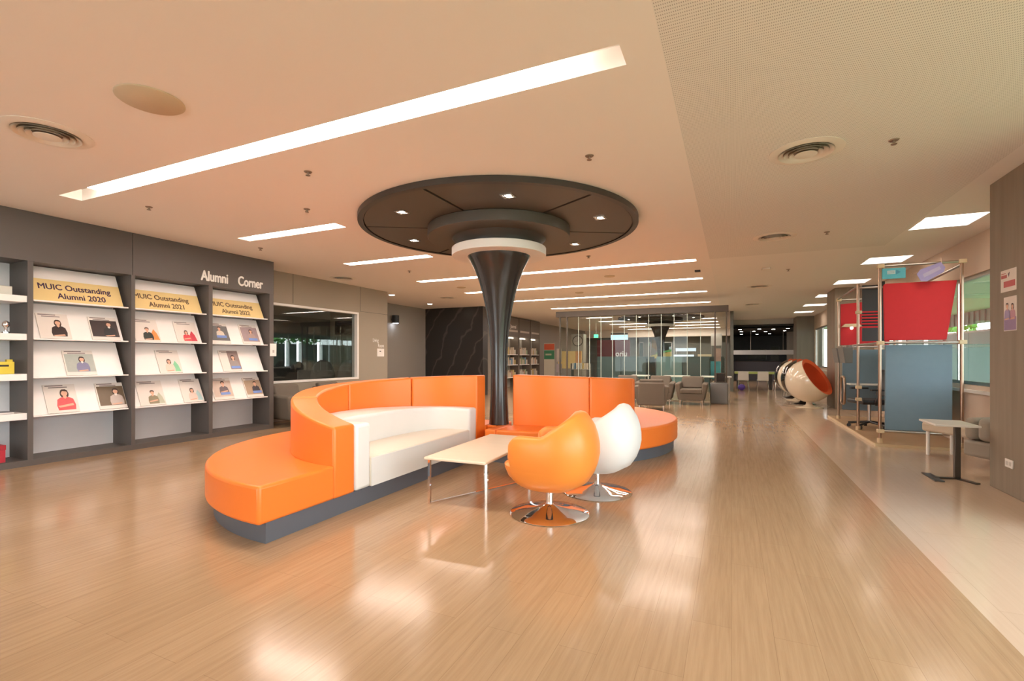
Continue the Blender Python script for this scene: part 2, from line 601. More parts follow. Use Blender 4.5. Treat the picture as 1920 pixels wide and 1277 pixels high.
for yc, lab in zip(PAN, PLAB):
    holes.append((2.12, 2.72, yc - 0.31, yc + 0.31))
    t = thing('panel_light', lab, 'ceiling light', (2.42, yc, HC + 0.0015), group='square panel lights over the window aisle')
    h = MB()
    for (a, b, c, d) in ((-0.3, -0.29, -0.31, 0.31), (0.29, 0.3, -0.31, 0.31), (-0.3, 0.3, -0.31, -0.30), (-0.3, 0.3, 0.30, 0.31)):
        h.box(a, b, c, d, 0, 0.1)
    h.box(-0.3, 0.3, -0.31, 0.31, 0.1, 0.11)
    h.build('housing', WHITE, t)
    for s_ in (-1, 1):
        d = MB(); d.box(-0.27, 0.27, s_ * 0.15 - 0.125, s_ * 0.15 + 0.125, 0.05, 0.08); d.build('diffuser', PANELL, t)
    b = MB(); b.box(-0.29, 0.29, -0.012, 0.012, 0.02, 0.08); b.build('centre_bar', WHITE, t)
mb = MB(); plate(mb, XC, 2.09, -6, 8.9, HC, [])
struct(mb.build('ceiling_perforated', PERF))
mb = MB(); plate(mb, XC, 2.09, 8.9, 36, HC, []); plate(mb, 2.09, XW + 0.1, -6, 36, HC, holes)
struct(mb.build('ceiling_aisle', CEIL2))

# window wall (right), columns
HOLES = [(-5.8, 4.5, 0.3, 2.75), (6.5, 13.6, 0.86, 2.40), (15.0, 22.8, 0.86, 2.40)]  # first opening is out of view, enlarged to let in more daylight
wall_x('wall_right', XW, XW + 0.15, -6, 36, 0, HC, WALLP, HOLES)
for i, (a, b, z0, z1) in enumerate(HOLES):
    t = thing('window_%d' % (i + 1), None, None, (XW, (a + b) / 2, z0)); struct(t)
    f = MB(); l = (b - a) / 2; hh = z1 - z0
    f.box(0.03, 0.09, -l, l, 0, 0.05); f.box(0.03, 0.09, -l, l, hh - 0.05, hh)
    n = 5 if i else 6
    for k in range(n + 1):
        y = -l + 2 * l * k / n
        f.box(0.03, 0.09, max(-l, y - 0.02), min(l, y + 0.02), 0.05, hh - 0.05)
    f.build('window_frame', STEEL, t)
    for k in range(n):
        g = MB(); g.box(0.055, 0.062, -l + 2 * l * k / n + 0.02, -l + 2 * l * (k + 1) / n - 0.02, 0.05, hh - 0.05); g.build('pane', WGLASS, t)
    s_ = MB(); s_.box(-0.06, 0.03, -l, l, -0.10, -0.06); s_.build('window_sill', WHITE, t)
mb = MB(); mb.box(2.29, XW, 4.6, 6.21, 0, HC); struct(mb.build('pillar_oak', WOODGREY, bevel=0.004))
mb = MB(); mb.box(2.27, XW, 13.85, 14.9, 0, HC); struct(mb.build('pillar_oak', WOODGREY, bevel=0.004))
mb = MB(); mb.box(2.43, 3.38, 22.9, 24.0, 0, HC); struct(mb.build('pillar_concrete', CONC, bevel=0.004))

# back wall and left side shell
wall_y('wall_back', -6.15, -6, -13, XW + 0.1, 0, HC, WALLP, [(-7.75, -2.75, 0.2, 2.75)])
t = thing('window_4', None, None, (-5.25, -6.05, 0.2)); struct(t)  # window added out of view to throw daylight on the bookcase
f = MB()
for k in range(4):
    x = -2.5 + 1.667 * k
    f.box(max(-2.5, x - .03), min(2.5, x + .03), -.03, .03, 0.05, 2.5)
f.box(-2.5, 2.5, -.03, .03, 0, .05); f.box(-2.5, 2.5, -.03, .03, 2.5, 2.55)
f.build('window_frame', STEEL, t)
for k in range(3):
    g = MB(); g.box(-2.47 + 1.667 * k, -0.863 + 1.667 * k, -.004, .004, .05, 2.5); g.build('pane', WGLASS, t)
wall_x('wall_left', -8.0, -7.82, -6, 5.98, 0, HC, UNIT)
wall_x('wall_living_room', -8.2, -8.05, 5.98, 9.93, 0, HC, TAUPE, [(6.1, 8.87, 0.74, 2.31)])
mb = MB()
for z in (2.34,):
    mb.box(-8.051, -8.046, 8.93, 9.93, z, z + 0.006)
for y in (7.0, 8.93):
    mb.box(-8.051, -8.046, y, y + 0.006, 2.34, HC)
struct(mb.build('trim_1', DARK))
mb = MB(); mb.box(-9.85, -8.2, 9.78, 9.93, 0, HC); struct(mb.build('wall_living_room_end', TAUPE))
wall_x('wall_hall', -9.85, -9.7, 9.93, 14.0, 0, HC, GREYW)
mb = MB(); mb.box(-9.85, -7.44, 14.0, 14.35, 0, HC); struct(mb.build('wall_stone', STONE))
# glazed part then wall behind the shelves
wall_x('wall_reading', -8.75, -8.6, 14.35, 31, 0, HC, GREYW, [(14.6, 16.6, 0.5, 2.6)])
t = thing('window_5', None, None, (-8.6, 15.6, 0.5)); struct(t)
f = MB()
for (a, b, c, d) in ((-1, 1, 0, 0.05), (-1, 1, 2.05, 2.1), (-1, -0.95, 0, 2.1), (0.95, 1, 0, 2.1)):
    f.box(-0.1, -0.04, a, b, c, d)
f.build('window_frame', DARK, t)
g = MB(); g.box(-0.075, -0.068, -0.95, 0.95, 0.05, 2.05); g.build('pane', GLASS, t)
# living-room window
t = thing('window_6', None, None, (-8.05, 7.485, 0.74)); struct(t)
f = MB()
for (a, b, c, d) in ((-1.385, 1.385, 0, 0.045), (-1.385, 1.385, 1.525, 1.57), (-1.385, -1.33, 0.045, 1.525), (1.33, 1.385, 0.045, 1.525)):
    f.box(-0.14, 0.02, a, b, c, d)
f.build('window_frame', WHITE, t, bevel=0.003)
g = MB(); g.box(-0.075, -0.065, -1.33, 1.33, 0.045, 1.525); g.build('pane', DARKGLASS, t)
# living room behind it
LRW = pmat('living room wall', (0.26, 0.27, 0.27), 0.7, var=0.06)
wall_x('wall_living_back', -12.35, -12.2, 5.0, 13.3, 0, HC, LRW, [(y, y + w, 0.98, 1.74) for y, w in ((8.0, .2), (9.4, .2), (10.32, .16), (10.75, .2), (11.56, .22), (12.02, .08))])
mb = MB(); mb.box(-12.2, -8.2, 4.9, 5.0, 0, HC); struct(mb.build('wall_living_side', LRW))
mb = MB(); mb.box(-12.2, -9.85, 13.2, 13.3, 0, HC); struct(mb.build('wall_living_side', LRW))
mb = MB(); mb.box(-12.195, -8.25, 5.02, 9.76, 2.5, 2.55); mb.box(-12.195, -9.86, 9.76, 13.19, 2.5, 2.55); struct(mb.build('ceiling_living_room', LRW))
mb = MB(); mb.box(-12.195, -12.0, 5.1, 13.1, 0.93, 0.97); struct(mb.build('trim_2', WHITE))

# far end: back wall of the library, cafe opening
DW = pmat('dark far wall', (0.15, 0.16, 0.145), 0.7, var=0.1)
WIN = [(-6.9, -6.35, .9, 2.2), (-5.35, -5.05, 1.1, 2.2), (-4.75, -4.6, 0.9, 2.2), (-4.0, -3.35, 1.0, 2.2)]
wall_y('wall_far', 31, 31.15, -8.75, 0.0, 0, HC, DW, WIN)
for i, w in enumerate(WIN):
    t = thing('window_%d' % (i + 7), None, None, (0, 31, 0)); struct(t)
    f = MB()
    f.box(w[0], w[1], 0.03, 0.09, w[2], w[2] + 0.05); f.box(w[0], w[1], 0.03, 0.09, w[3] - 0.05, w[3])
    f.box(w[0], w[0] + 0.04, 0.03, 0.09, w[2], w[3]); f.box(w[1] - 0.04, w[1], 0.03, 0.09, w[2], w[3])
    f.build('window_frame', STEEL, t)
    g = MB(); g.box(w[0] + 0.04, w[1] - 0.04, 0.055, 0.062, w[2] + 0.05, w[3] - 0.05); g.build('pane', WGLASS, t)
mb = MB(); mb.box(-8.6, -0.0, 30.2, 30.95, 2.50, HC); struct(mb.build('ceiling_bulkhead', CEIL))
mb = MB(); mb.box(-0.05, 0.06, 19.2, 31, 2.25, HC); mb.box(-0.05, 0.06, 19.2, 19.4, 0, 2.25); mb.box(-0.05, 0.06, 23.8, 24.1, 0, 2.25); mb.box(-0.05, 0.06, 27.5, 31, 0, 2.25)
struct(mb.build('wall_cafe_side', DW))
mb = MB(); mb.box(0.06, 2.43, 24.0, 24.15, 2.70, HC); struct(mb.build('wall_cafe_lintel', CEIL2))
mb = MB(); mb.box(0.06, 2.43, 23.9, 24.0, 2.62, 2.70); struct(mb.build('trim_3', BLACK))
CAFEC = pmat('black cafe ceiling', (0.012, 0.012, 0.012), 0.9)
mb = MB(); mb.box(0.06, 3.04, 24.2, 33.0, 2.55, 2.6); struct(mb.build('ceiling_cafe', CAFEC))
CAFEW = pmat('dark cafe wall', (0.17, 0.185, 0.20), 0.6, var=0.1)
wall_y('wall_cafe_back', 33, 33.15, -0.2, XW, 0, HC, CAFEW, [(0.9, 1.9, 1.15, 1.75), (2.15, 2.6, 1.0, 1.9)])
wall_y('wall_end', 35.9, 36, -13, XW + 0.1, 0, HC, DW)
mb = MB(); mb.box(-0.1, 0.06, 31, 33, 0, HC); struct(mb.build('wall_cafe_return', CAFEW))
mb = MB(); mb.box(2.55, XW, 28.0, 28.2, 0, 2.8); struct(mb.build('wall_cafe_concrete', CONC))

# ------------------------------------------------------------------ outdoors beyond the window wall
GRASS = pmat('lawn', (0.13, 0.19, 0.08), 0.9, var=0.3, scale=3)
mb = MB(); mb.box(XW + 0.3, 40, -20, 70, -0.35, -0.3); mb.box(-40, -13.2, -20, 70, -0.35, -0.3); mb.box(-40, 40, 36.2, 70, -0.36, -0.31); o = mb.build('ground', GRASS); struct(o)
FENCE = pmat('sea green fence sheet', (0.26, 0.40, 0.36), 0.35, var=0.1, scale=1, stretch=(1, 3, 0.3))
t = thing('panel_fence', 'sea green sheet fence outside the window behind the red pod', 'fence', (6.2, 18, -0.3))
for k in range(10):
    p = MB(); p.box(-0.02, 0.02, -9 + k * 1.8 + 0.02, -9 + (k + 1) * 1.8 - 0.02, 0.55, 2.25); p.build('fence_sheet', FENCE, t)
p = MB(); p.box(-0.04, 0.04, -9, 9, 2.25, 2.30); p.box(-0.04, 0.04, -9, 9, 0.5, 0.55); p.build('rail', STEEL, t)
for k in range(0, 11, 2):
    p = MB(); p.box(-0.05, 0.05, -9 + k * 1.8 - 0.03, -9 + k * 1.8 + 0.03, 0, 2.35); p.build('post', STEEL, t)
CORR = pmat('corrugated grey fascia', (0.33, 0.34, 0.34), 0.5)
SOFF = pmat('pale green soffit', (0.45, 0.62, 0.42), 0.6)
t = thing('walkway_canopy', 'walkway roof with ribbed grey edge outside the window', 'canopy', (5.2, 18, 2.7))
p = MB(); p.box(-1.85, 2.4, -12, 14, 0.12, 0.16); p.build('roof', SOFF, t)
p = MB()
for k in range(130):
    p.box(2.3 - (0.03 if k % 2 else 0), 2.34, -12 + k * 0.2, -12 + (k + 1) * 0.2, -0.32, 0.12)
p.build('fascia', CORR, t)
for k in range(5):
    p = MB(); p.cyl((2.2, -10 + 5.5 * k, -3.0), (2.2, -10 + 5.5 * k, 0.12), 0.05); p.build('post', STEEL, t)
LEAF = pmat('tree leaves', (0.10, 0.30, 0.06), 0.8, var=0.5, scale=5)
BARK = pmat('bark', (0.16, 0.11, 0.07), 0.9)
def tree(x, y, h, r, label):
    t = thing('leafy_tree', label, 'tree', (x, y, -0.3), group='trees outside the windows')
    p = MB(); p.cyl((0, 0, 0), (0, 0, h * 0.6), 0.14, 0.07); p.build('trunk', BARK, t)
    p = MB()
    for i in range(420):
        a = random.uniform(0, 2 * PI); e = math.asin(random.uniform(-0.9, 1)); q = r * random.uniform(0.55, 1.0)
        c = Vector((q * math.cos(e) * math.cos(a), q * math.cos(e) * math.sin(a), h * 0.68 + q * 0.9 * math.sin(e)))
        d = Vector((random.uniform(-1, 1), random.uniform(-1, 1), random.uniform(-1, 1))).normalized()
        u = d.orthogonal().normalized(); w = d.cross(u); s_ = random.uniform(0.12, 0.26)
        p.add([tuple(c + u * s_), tuple(c + w * s_ * 0.6), tuple(c - u * s_), tuple(c - w * s_ * 0.6)], [(0, 1, 2, 3)])
    p.build('foliage', LEAF, t)
for i, (x, y, h, r) in enumerate(((9.5, 17.5, 3.3, 1.5), (11.0, 24, 3.6, 1.7), (9.8, 31, 3.4, 1.5), (10.5, 42, 5.0, 2.6))):
    tree(x, y, h, r, ['low leafy tree beyond the sheet fence, behind the pod post', 'leafy tree beyond the sheet fence, deeper along the lawn',
                      'leafy tree seen through the window past the pod', 'tall leafy tree at the far end of the lawn'][i])
for i, (x, y) in enumerate(((-6.2, 38), (-2.0, 40))):
    tree(x, y, 3.6, 1.8, ['leafy tree outside the far library windows', 'leafy tree outside the tall far window beside the far column'][i])

# ------------------------------------------------------------------ S-shaped sofa: two mirrored halves around the column
S0 = (-2.67, 5.46)
def make_curved_sofa():
    t = thing('curved_sofa', 'orange curved sofa half near the bookcase with the white bench inside', 'sofa', (S0[0], S0[1], 0), group='S-shaped sofa halves')
    X0, Yc = -0.15, 4.11 - 5.46          # flat front line and centre of the backrest arc
    RI, RO = 1.04, 1.27
    ang = lambda q, r, cy, cx=X0: (cx - r * math.sin(q), cy - r * math.cos(q))
    n = 60
    qs = [PI * i / n for i in range(n + 1)]
    # plinth: half disc set back under the seats
    yo, Ro = 4.02 - 5.46, 1.84
    p = MB()
    p.prism([ang(q, Ro - 0.07, yo, X0 - 0.02) for q in qs], 0, 0.14)
    p.prism([(X0 - 0.02, 5.40 - 5.46), (-0.004, 5.40 - 5.46), (-0.004, yo + Ro - 0.08), (X0 - 0.02, yo + Ro - 0.08)], 0, 0.138)
    p.build('plinth', PLINTH, t, smooth=30)
    # outer orange seat (crescent) with the block under the column
    p = MB()
    outer = [ang(q, Ro, yo) for q in qs]
    inner = [ang(q, RO - 0.01, Yc) for q in qs]
    p.strip_solid(outer, inner, 0.14, 0.40)
    p.build('outer_seat', ORANGE, t, bevel=0.022, seg=3)
    p = MB(); p.box(X0 + 0.003, -0.002, 5.40 - 5.46, yo + Ro, 0.14, 0.398)
    p.build('outer_seat', ORANGE, t, bevel=0.02, seg=3)
    # backrest in four upholstered sections; the top falls towards the free end
    def top(q):
        d = math.degrees(q)
        pts = [(0, 0.70), (15, 0.765), (41, 0.865), (65, 0.92), (90, 0.955), (135, 1.0), (180, 1.03)]
        for (a, za), (b, zb) in zip(pts, pts[1:]):
            if d <= b:
                return za + (zb - za) * (d - a) / (b - a)
        return 1.03
    for k in range(4):
        qq = [PI / 4 * (k + i / 16) + (0.0025 if i == 0 and k else 0) - (0.0025 if i == 16 and k < 3 else 0) for i in range(17)]
        p = MB()
        p.strip_solid([ang(q, RO, Yc) for q in qq], [ang(q, RI, Yc) for q in qq], 0.14 if k in (0, 3) else 0.14, lambda i, qq=qq: top(qq[i]))
        p.build('backrest_section', ORANGE, t, bevel=0.02, seg=3)
    # white bench inside the arc: arms and low back in one sweep, seat between
    p = MB()
    m = 48
    qs2 = [PI * i / m for i in range(m + 1)]
    outer = [ang(q, RI - 0.006, Yc, X0 + 0.003) for q in qs2]
    def inn(q):
        c, s_ = math.cos(q), math.sin(q)
        e = 0.5
        return (X0 + 0.003 - 0.54 * math.copysign(abs(s_) ** e, s_), Yc - 0.85 * math.copysign(abs(c) ** 0.8, c))
    p.strip_solid(outer, [inn(q) for q in qs2], 0.14, lambda i: 0.695 - 0.05 * i / m)
    p.build('bench_back', WHITEL, t, bevel=0.03, seg=3)
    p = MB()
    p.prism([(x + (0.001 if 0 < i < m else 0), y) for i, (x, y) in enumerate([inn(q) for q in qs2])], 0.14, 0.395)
    p.build('bench_seat', WARMLITL, t, bevel=0.012, seg=2)
    p = MB(); p.box(X0 + 0.0015, X0 + 0.0045, Yc - 0.846, Yc + 0.846, 0.142, 0.385); p.build('bench_front', WHITEL, t)
    return t
sofa = make_curved_sofa()
dup(sofa, (S0[0], S0[1], 0), PI, 'orange curved sofa half behind the tub chairs, beyond the black column')

# ------------------------------------------------------------------ mushroom column with round ceiling canopy
def make_column(x, y, label, base):
    t = thing('mushroom_column', label, 'column', (x, y, 0), group='trumpet columns with round canopies')
    prof = [(0.128, base), (0.122, 0.5), (0.11, 0.75), (0.104, 1.05), (0.108, 1.3), (0.12, 1.5), (0.142, 1.70), (0.172, 1.88), (0.21, 2.05), (0.258, 2.22), (0.315, 2.37), (0.37, 2.48), (0.405, 2.535), (0.405, 2.56)]
    p = MB(); p.lathe(prof, 64); p.build('shaft', TRUNK, t, smooth=50)
    p = MB(); p.lathe([(0.395, 2.53), (0.6, 2.53), (0.6, 2.632), (0.395, 2.632)], 64, close=False); p.build('ring', RINGW, t, smooth=40, bevel=0.006)
    p = MB(); p.lathe([(0.40, 2.62), (0.53, 2.64), (0.545, 2.70), (0.60, 2.752)], 64, close=False); p.build('neck', CANOPYD, t, smooth=50)
    p = MB(); p.lathe([(0.50, 2.75), (0.90, 2.75), (0.90, 2.875), (0.50, 2.875)], 72, close=False); p.build('drum', CANOPY, t, smooth=40, bevel=0.006)
    p = MB(); p.lathe([(1.66, 2.868), (1.725, 2.868), (1.725, HC - 0.002), (1.66, HC - 0.002)], 96, close=False); p.build('canopy_rim', CANOPYD, t, smooth=40)
    p = MB(); p.lathe([(0.3, 2.895), (1.70, 2.895), (1.70, 2.925), (0.3, 2.925)], 96); p.build('canopy_backing', CANOPYD, t, smooth=40)
    for k in range(6):
        a0, a1 = R(30 + 60 * k + 0.7), R(90 + 60 * k - 0.7)
        p = MB()
        p.strip_solid(arc(0, 0, 1.65, a0, a1, 17), arc(0, 0, 0.88, a0 + 0.006, a1 - 0.006, 17), 2.877, 2.897)
        o = p.build('canopy_panel', CANOPY, t, smooth=40)
        a = (a0 + a1) / 2
        M = Matrix.Translation((1.31 * math.cos(a), 1.31 * math.sin(a), 2.877)) @ Matrix.Rotation(0, 4, 'Z')
        p = MB(); p.M = M
        for (b, c, d, e) in ((-.065, .065, -.065, -.045), (-.065, .065, .045, .065), (-.065, -.045, -.045, .045), (.045, .065, -.045, .045)):
            p.box(b, c, d, e, -0.006, 0.0)
        s_ = p.build('spotlight', STEEL, t)
        p = MB(); p.M = M; p.lathe([(0.0, -0.003), (0.034, -0.003), (0.034, 0.0), (0.0, 0.0)], 16, close=False); p.build('spot_lens', SPOT, s_, smooth=40)
    return t
make_column(-2.705, 5.53, 'glossy dark trumpet column rising through the orange sofa under a round canopy', 0.40)
make_column(-2.73, 20.95, 'dark trumpet column seen through the glass partition', 0.0)

# ------------------------------------------------------------------ coffee table
t = thing('coffee_table', 'low pale wood coffee table on crossed chrome frames in front of the white bench', 'table', (-2.10, 4.06, 0), R(2))
p = MB(); p.prism([(-.29, -.66), (.29, -.66), (.29, .66), (-.29, .66)], 0.385, 0.41); p.build('tabletop', TOPW, t, bevel=0.008)
def flatbar(mb, a, b, w, h):
    a = Vector(a); b = Vector(b); d = (b - a); L_ = d.length; an = math.atan2(d.y, d.x)
    old = mb.M
    mb.M = Matrix.Translation(a) @ Matrix.Rotation(an, 4, 'Z')
    mb.box(0, L_, -w / 2, w / 2, 0, h)
    mb.M = old
for s_ in (1, -1):
    p = MB()
    za = 0.0 if s_ == 1 else 0.013
    a, b = (-0.27 * s_, -0.60, za), (0.25 * s_, 0.45, za)
    flatbar(p, a, b, 0.024, 0.012)
    for q in (a, b):
        p.box(q[0] - 0.010, q[0] + 0.010, q[1] - 0.012, q[1] + 0.012, 0.0, 0.385)
    p.build('leg_frame', CHROME, t)

# ------------------------------------------------------------------ tub chairs
def make_tub_chair(mat, label):
    t = thing('tub_chair', label, 'chair', (0, 0, 0), group='swivel tub chairs')
    def prof(z):
        P = [(0.195, 0.13), (0.215, 0.20), (0.25, 0.265), (0.31, 0.315), (0.40, 0.352), (0.50, 0.37), (0.60, 0.366), (0.70, 0.342), (0.78, 0.295), (0.84, 0.25)]
        for (a, ra), (b, rb) in zip(P, P[1:]):
            if z <= b:
                return ra + (rb - ra) * (z - a) / (b - a)
        return P[-1][1]
    def plan(f):
        c, s_ = abs(math.cos(f)), abs(math.sin(f)); n = 2.5
        return (c ** n + s_ ** n) ** (-1 / n)
    def height(a):       # a: degrees away from the back
        if a < 80:
            return 0.655 + 0.18 * (1 - (a / 80) ** 2.1)
        if a > 112:
            return 0.655 - 0.05 * ((a - 112) / 14) ** 2
        return 0.655
    K = 46
    v = []; fs = []
    sec = None
    for i in range(K + 1):
        a = -126 + 252 * i / K
        f = PI + R(a)
        h = height(abs(a))
        ring = []
        for j in range(9):
            z = 0.20 + (h - 0.03 - 0.20) * j / 8
            ring.append((prof(z) * plan(f) * (1.06 if abs(a) < 40 else 1.06 - 0.06 * min(1, (abs(a) - 40) / 40)), z))
        ro = ring[-1][0]
        ring.append((ro - 0.018, h - 0.006)); ring.append((ro - 0.045, h)); ring.append((ro - 0.072, h - 0.008))
        for j in range(6):
            z = h - 0.035 - (h - 0.035 - 0.40) * j / 5
            ring.append((max(0.05, prof(z) * plan(f) - 0.088), z))
        ring.append((0.2, 0.40)); ring.append((0.10, 0.22))
        sec = len(ring)
        for r, z in ring:
            v.append((r * math.cos(f), r * math.sin(f) * 0.92, z))
    for i in range(K):
        for j in range(sec):
            a, b = i * sec, (i + 1) * sec
            fs.append((a + j, a + (j + 1) % sec, b + (j + 1) % sec, b + j))
    fs += [tuple(range(sec)), tuple(range(K * sec, K * sec + sec))[::-1]]
    p = MB(); p.add(v, fs); p.build('shell', mat, t, smooth=70, bevel=0.012)
    p = MB()
    n = 40; pr = [(0.0, 0.193), (0.13, 0.195), (0.205, 0.217), (0.27, 0.255), (0.325, 0.315), (0.352, 0.38), (0.355, 0.405), (0.33, 0.42), (0.0, 0.42)]
    vv = []
    for r, z in pr:
        for j in range(n):
            f = 2 * PI * j / n
            vv.append((r * 0.985 * plan(f) * math.cos(f), r * 0.9 * plan(f) * math.sin(f), z))
    ff = [(i * n + j, i * n + (j + 1) % n, (i + 1) * n + (j + 1) % n, (i + 1) * n + j) for i in range(len(pr) - 1) for j in range(n)]
    p.add(vv, ff); p.build('seat_bowl', mat, t, smooth=60)
    p = MB()
    pr = [(0.0, 0.415), (0.285, 0.415), (0.31, 0.43), (0.31, 0.455), (0.285, 0.475), (0.0, 0.482)]
    vv = [(r * plan(2 * PI * j / n) * math.cos(2 * PI * j / n) * 0.95 + 0.045, r * plan(2 * PI * j / n) * math.sin(2 * PI * j / n) * 0.78, z) for r, z in pr for j in range(n)]
    ff = [(i * n + j, i * n + (j + 1) % n, (i + 1) * n + (j + 1) % n, (i + 1) * n + j) for i in range(len(pr) - 1) for j in range(n)]
    p.add(vv, ff); p.build('seat_cushion', mat, t, smooth=60)
    p = MB(); p.lathe([(0.31, 0.0), (0.318, 0.005), (0.31, 0.011), (0.22, 0.024), (0.12, 0.044), (0.06, 0.064), (0.036, 0.075), (0.032, 0.08), (0.0, 0.08)], 64, close=False); p.build('base_disc', CHROME, t, smooth=35)
    p = MB(); p.cyl((0, 0, 0.079), (0, 0, 0.196), 0.028, n=24); p.build('stem', CHROME, t, smooth=40)
    p = MB(); p.cyl((0, 0, 0.182), (0, 0, 0.197), 0.036, n=24); p.build('swivel_collar', BLACK, t, smooth=40)
    return t
chair = make_tub_chair(ORANGE2, 'amber orange swivel tub chair drawn up to the coffee table')
chair.location = (-1.33, 3.64, 0); chair.rotation_euler = (0, 0, R(178))
chair2 = make_tub_chair(WHITEL, 'white swivel tub chair behind the amber one')
chair2.location = (-1.14, 4.40, 0); chair2.rotation_euler = (0, 0, R(172))

# ------------------------------------------------------------------ alumni bookcase along the left wall
XF = -7.35                       # front face
BK = thing('display_bookcase', 'dark grey built-in bookcase with white slanted display boards under the Alumni Corner lettering', 'bookcase', (-7.8, 3.4, 0))
def bk(mb, name, mat, **k):
    """mesh given in room coordinates, stored relative to the bookcase"""
    mb.v = [(x + 7.8, y - 3.4, z) for x, y, z in mb.v]
    return mb.build(name, mat, BK, **k)
BAYS = [(-0.5, 0.62), (0.68, 1.68), (1.74, 2.72), (2.77, 3.77), (3.815, 4.825), (4.885, 5.90)]
for a, b in zip([(-0.56, -0.5)] + [(p[1], q[0]) for p, q in zip(BAYS, BAYS[1:])] + [(5.90, 5.98)], [0] * 7):
    p = MB(); p.box(-7.8, XF, a[0], a[1], 0.07, 2.36); bk(p, 'upright', UNIT)
p = MB(); p.box(-7.8, XF + 0.002, -0.56, 5.98, 0, 0.07); bk(p, 'plinth', UNIT)
for a, b in ((-0.56, 1.7), (1.706, 3.78), (3.786, 5.98)):
    p = MB(); p.box(-7.8, XF + 0.004, a, b, 2.36, HC - 0.002); bk(p, 'header_panel', UNIT)
for a, b in BAYS:
    p = MB(); p.box(-7.8, -7.785, a, b, 0.07, 2.36); bk(p, 'back_panel', UNITBACK)
TIERS = [1.905, 1.455, 1.005, 0.555]
TILT = math.atan2(0.20, 0.43)
for bi, (a, b) in enumerate(BAYS):
    if bi < 3:
        for z in (1.88, 1.445, 0.985, 0.535):
            p = MB(); p.box(-7.785, XF - 0.012, a, b, z, z + 0.075); bk(p, 'shelf', WBOARD, bevel=0.003)
        continue
    for z in TIERS:
        p = MB(); p.box(-7.45, XF - 0.005, a + 0.004, b - 0.03, z, z + 0.016); bk(p, 'lip_shelf', WBOARD, bevel=0.002)
        p = MB(); p.M = wallframe(-7.425, a + 0.004, z + 0.016, TILT); p.box(0, b - a - 0.06, 0, 0.47, -0.014, 0.0); bk(p, 'display_board', WBOARD)
t = thing('wall_lettering', 'white raised Alumni Corner lettering on the dark bookcase header', 'lettering', mat=wallframe(XF + 0.005, 4.70, 2.44))
text_obj('letters', 'Alumni', 0.215, WHITE, t, (0, -0.01, 0.004), 0.004, 0.70, bold=0.0055)
text_obj('letters', 'Corner', 0.215, WHITE, t, (0.60, -0.01, 0.004), 0.004, 0.70, bold=0.0055)

# year posters on the top boards
def on_board(bay, tier, y, dz=0.0):
    z = TIERS[tier] + 0.017
    return wallframe(-7.424, y, z, TILT) @ Matrix.Translation((0, 0.0, 0.0015 + dz))
for bi, yr, off in ((3, '2020', 0.085), (4, '2021', 0.05), (5, '2022', 0.045)):
    a, b = BAYS[bi]
    w = b - a - 0.062
    t = thing('year_poster', 'yellow poster reading MUIC Outstanding Alumni %s on the top display board' % yr, 'poster', mat=on_board(bi, 0, a + 0.006), group='yellow alumni year posters')
    p = MB(); p.box(0, w, 0, 0.30, 0, 0.002); p.build('sheet', YELLOWP, t)
    p = MB(); p.box(0, w, 0.30, 0.45, 0, 0.002); p.build('sheet_top', WBOARD, t)
    text_obj('lettering', 'MUIC Outstanding', 0.108, INK if yr == '2020' else INK2, t, (off, 0.165, 0.0035), 0.0008, 0.89, bold=0.0018)
    text_obj('lettering', 'Alumni ' + yr, 0.108, INK if yr == '2020' else INK2, t, (off + 0.17, 0.045, 0.0035), 0.0008, 0.89, bold=0.0018)

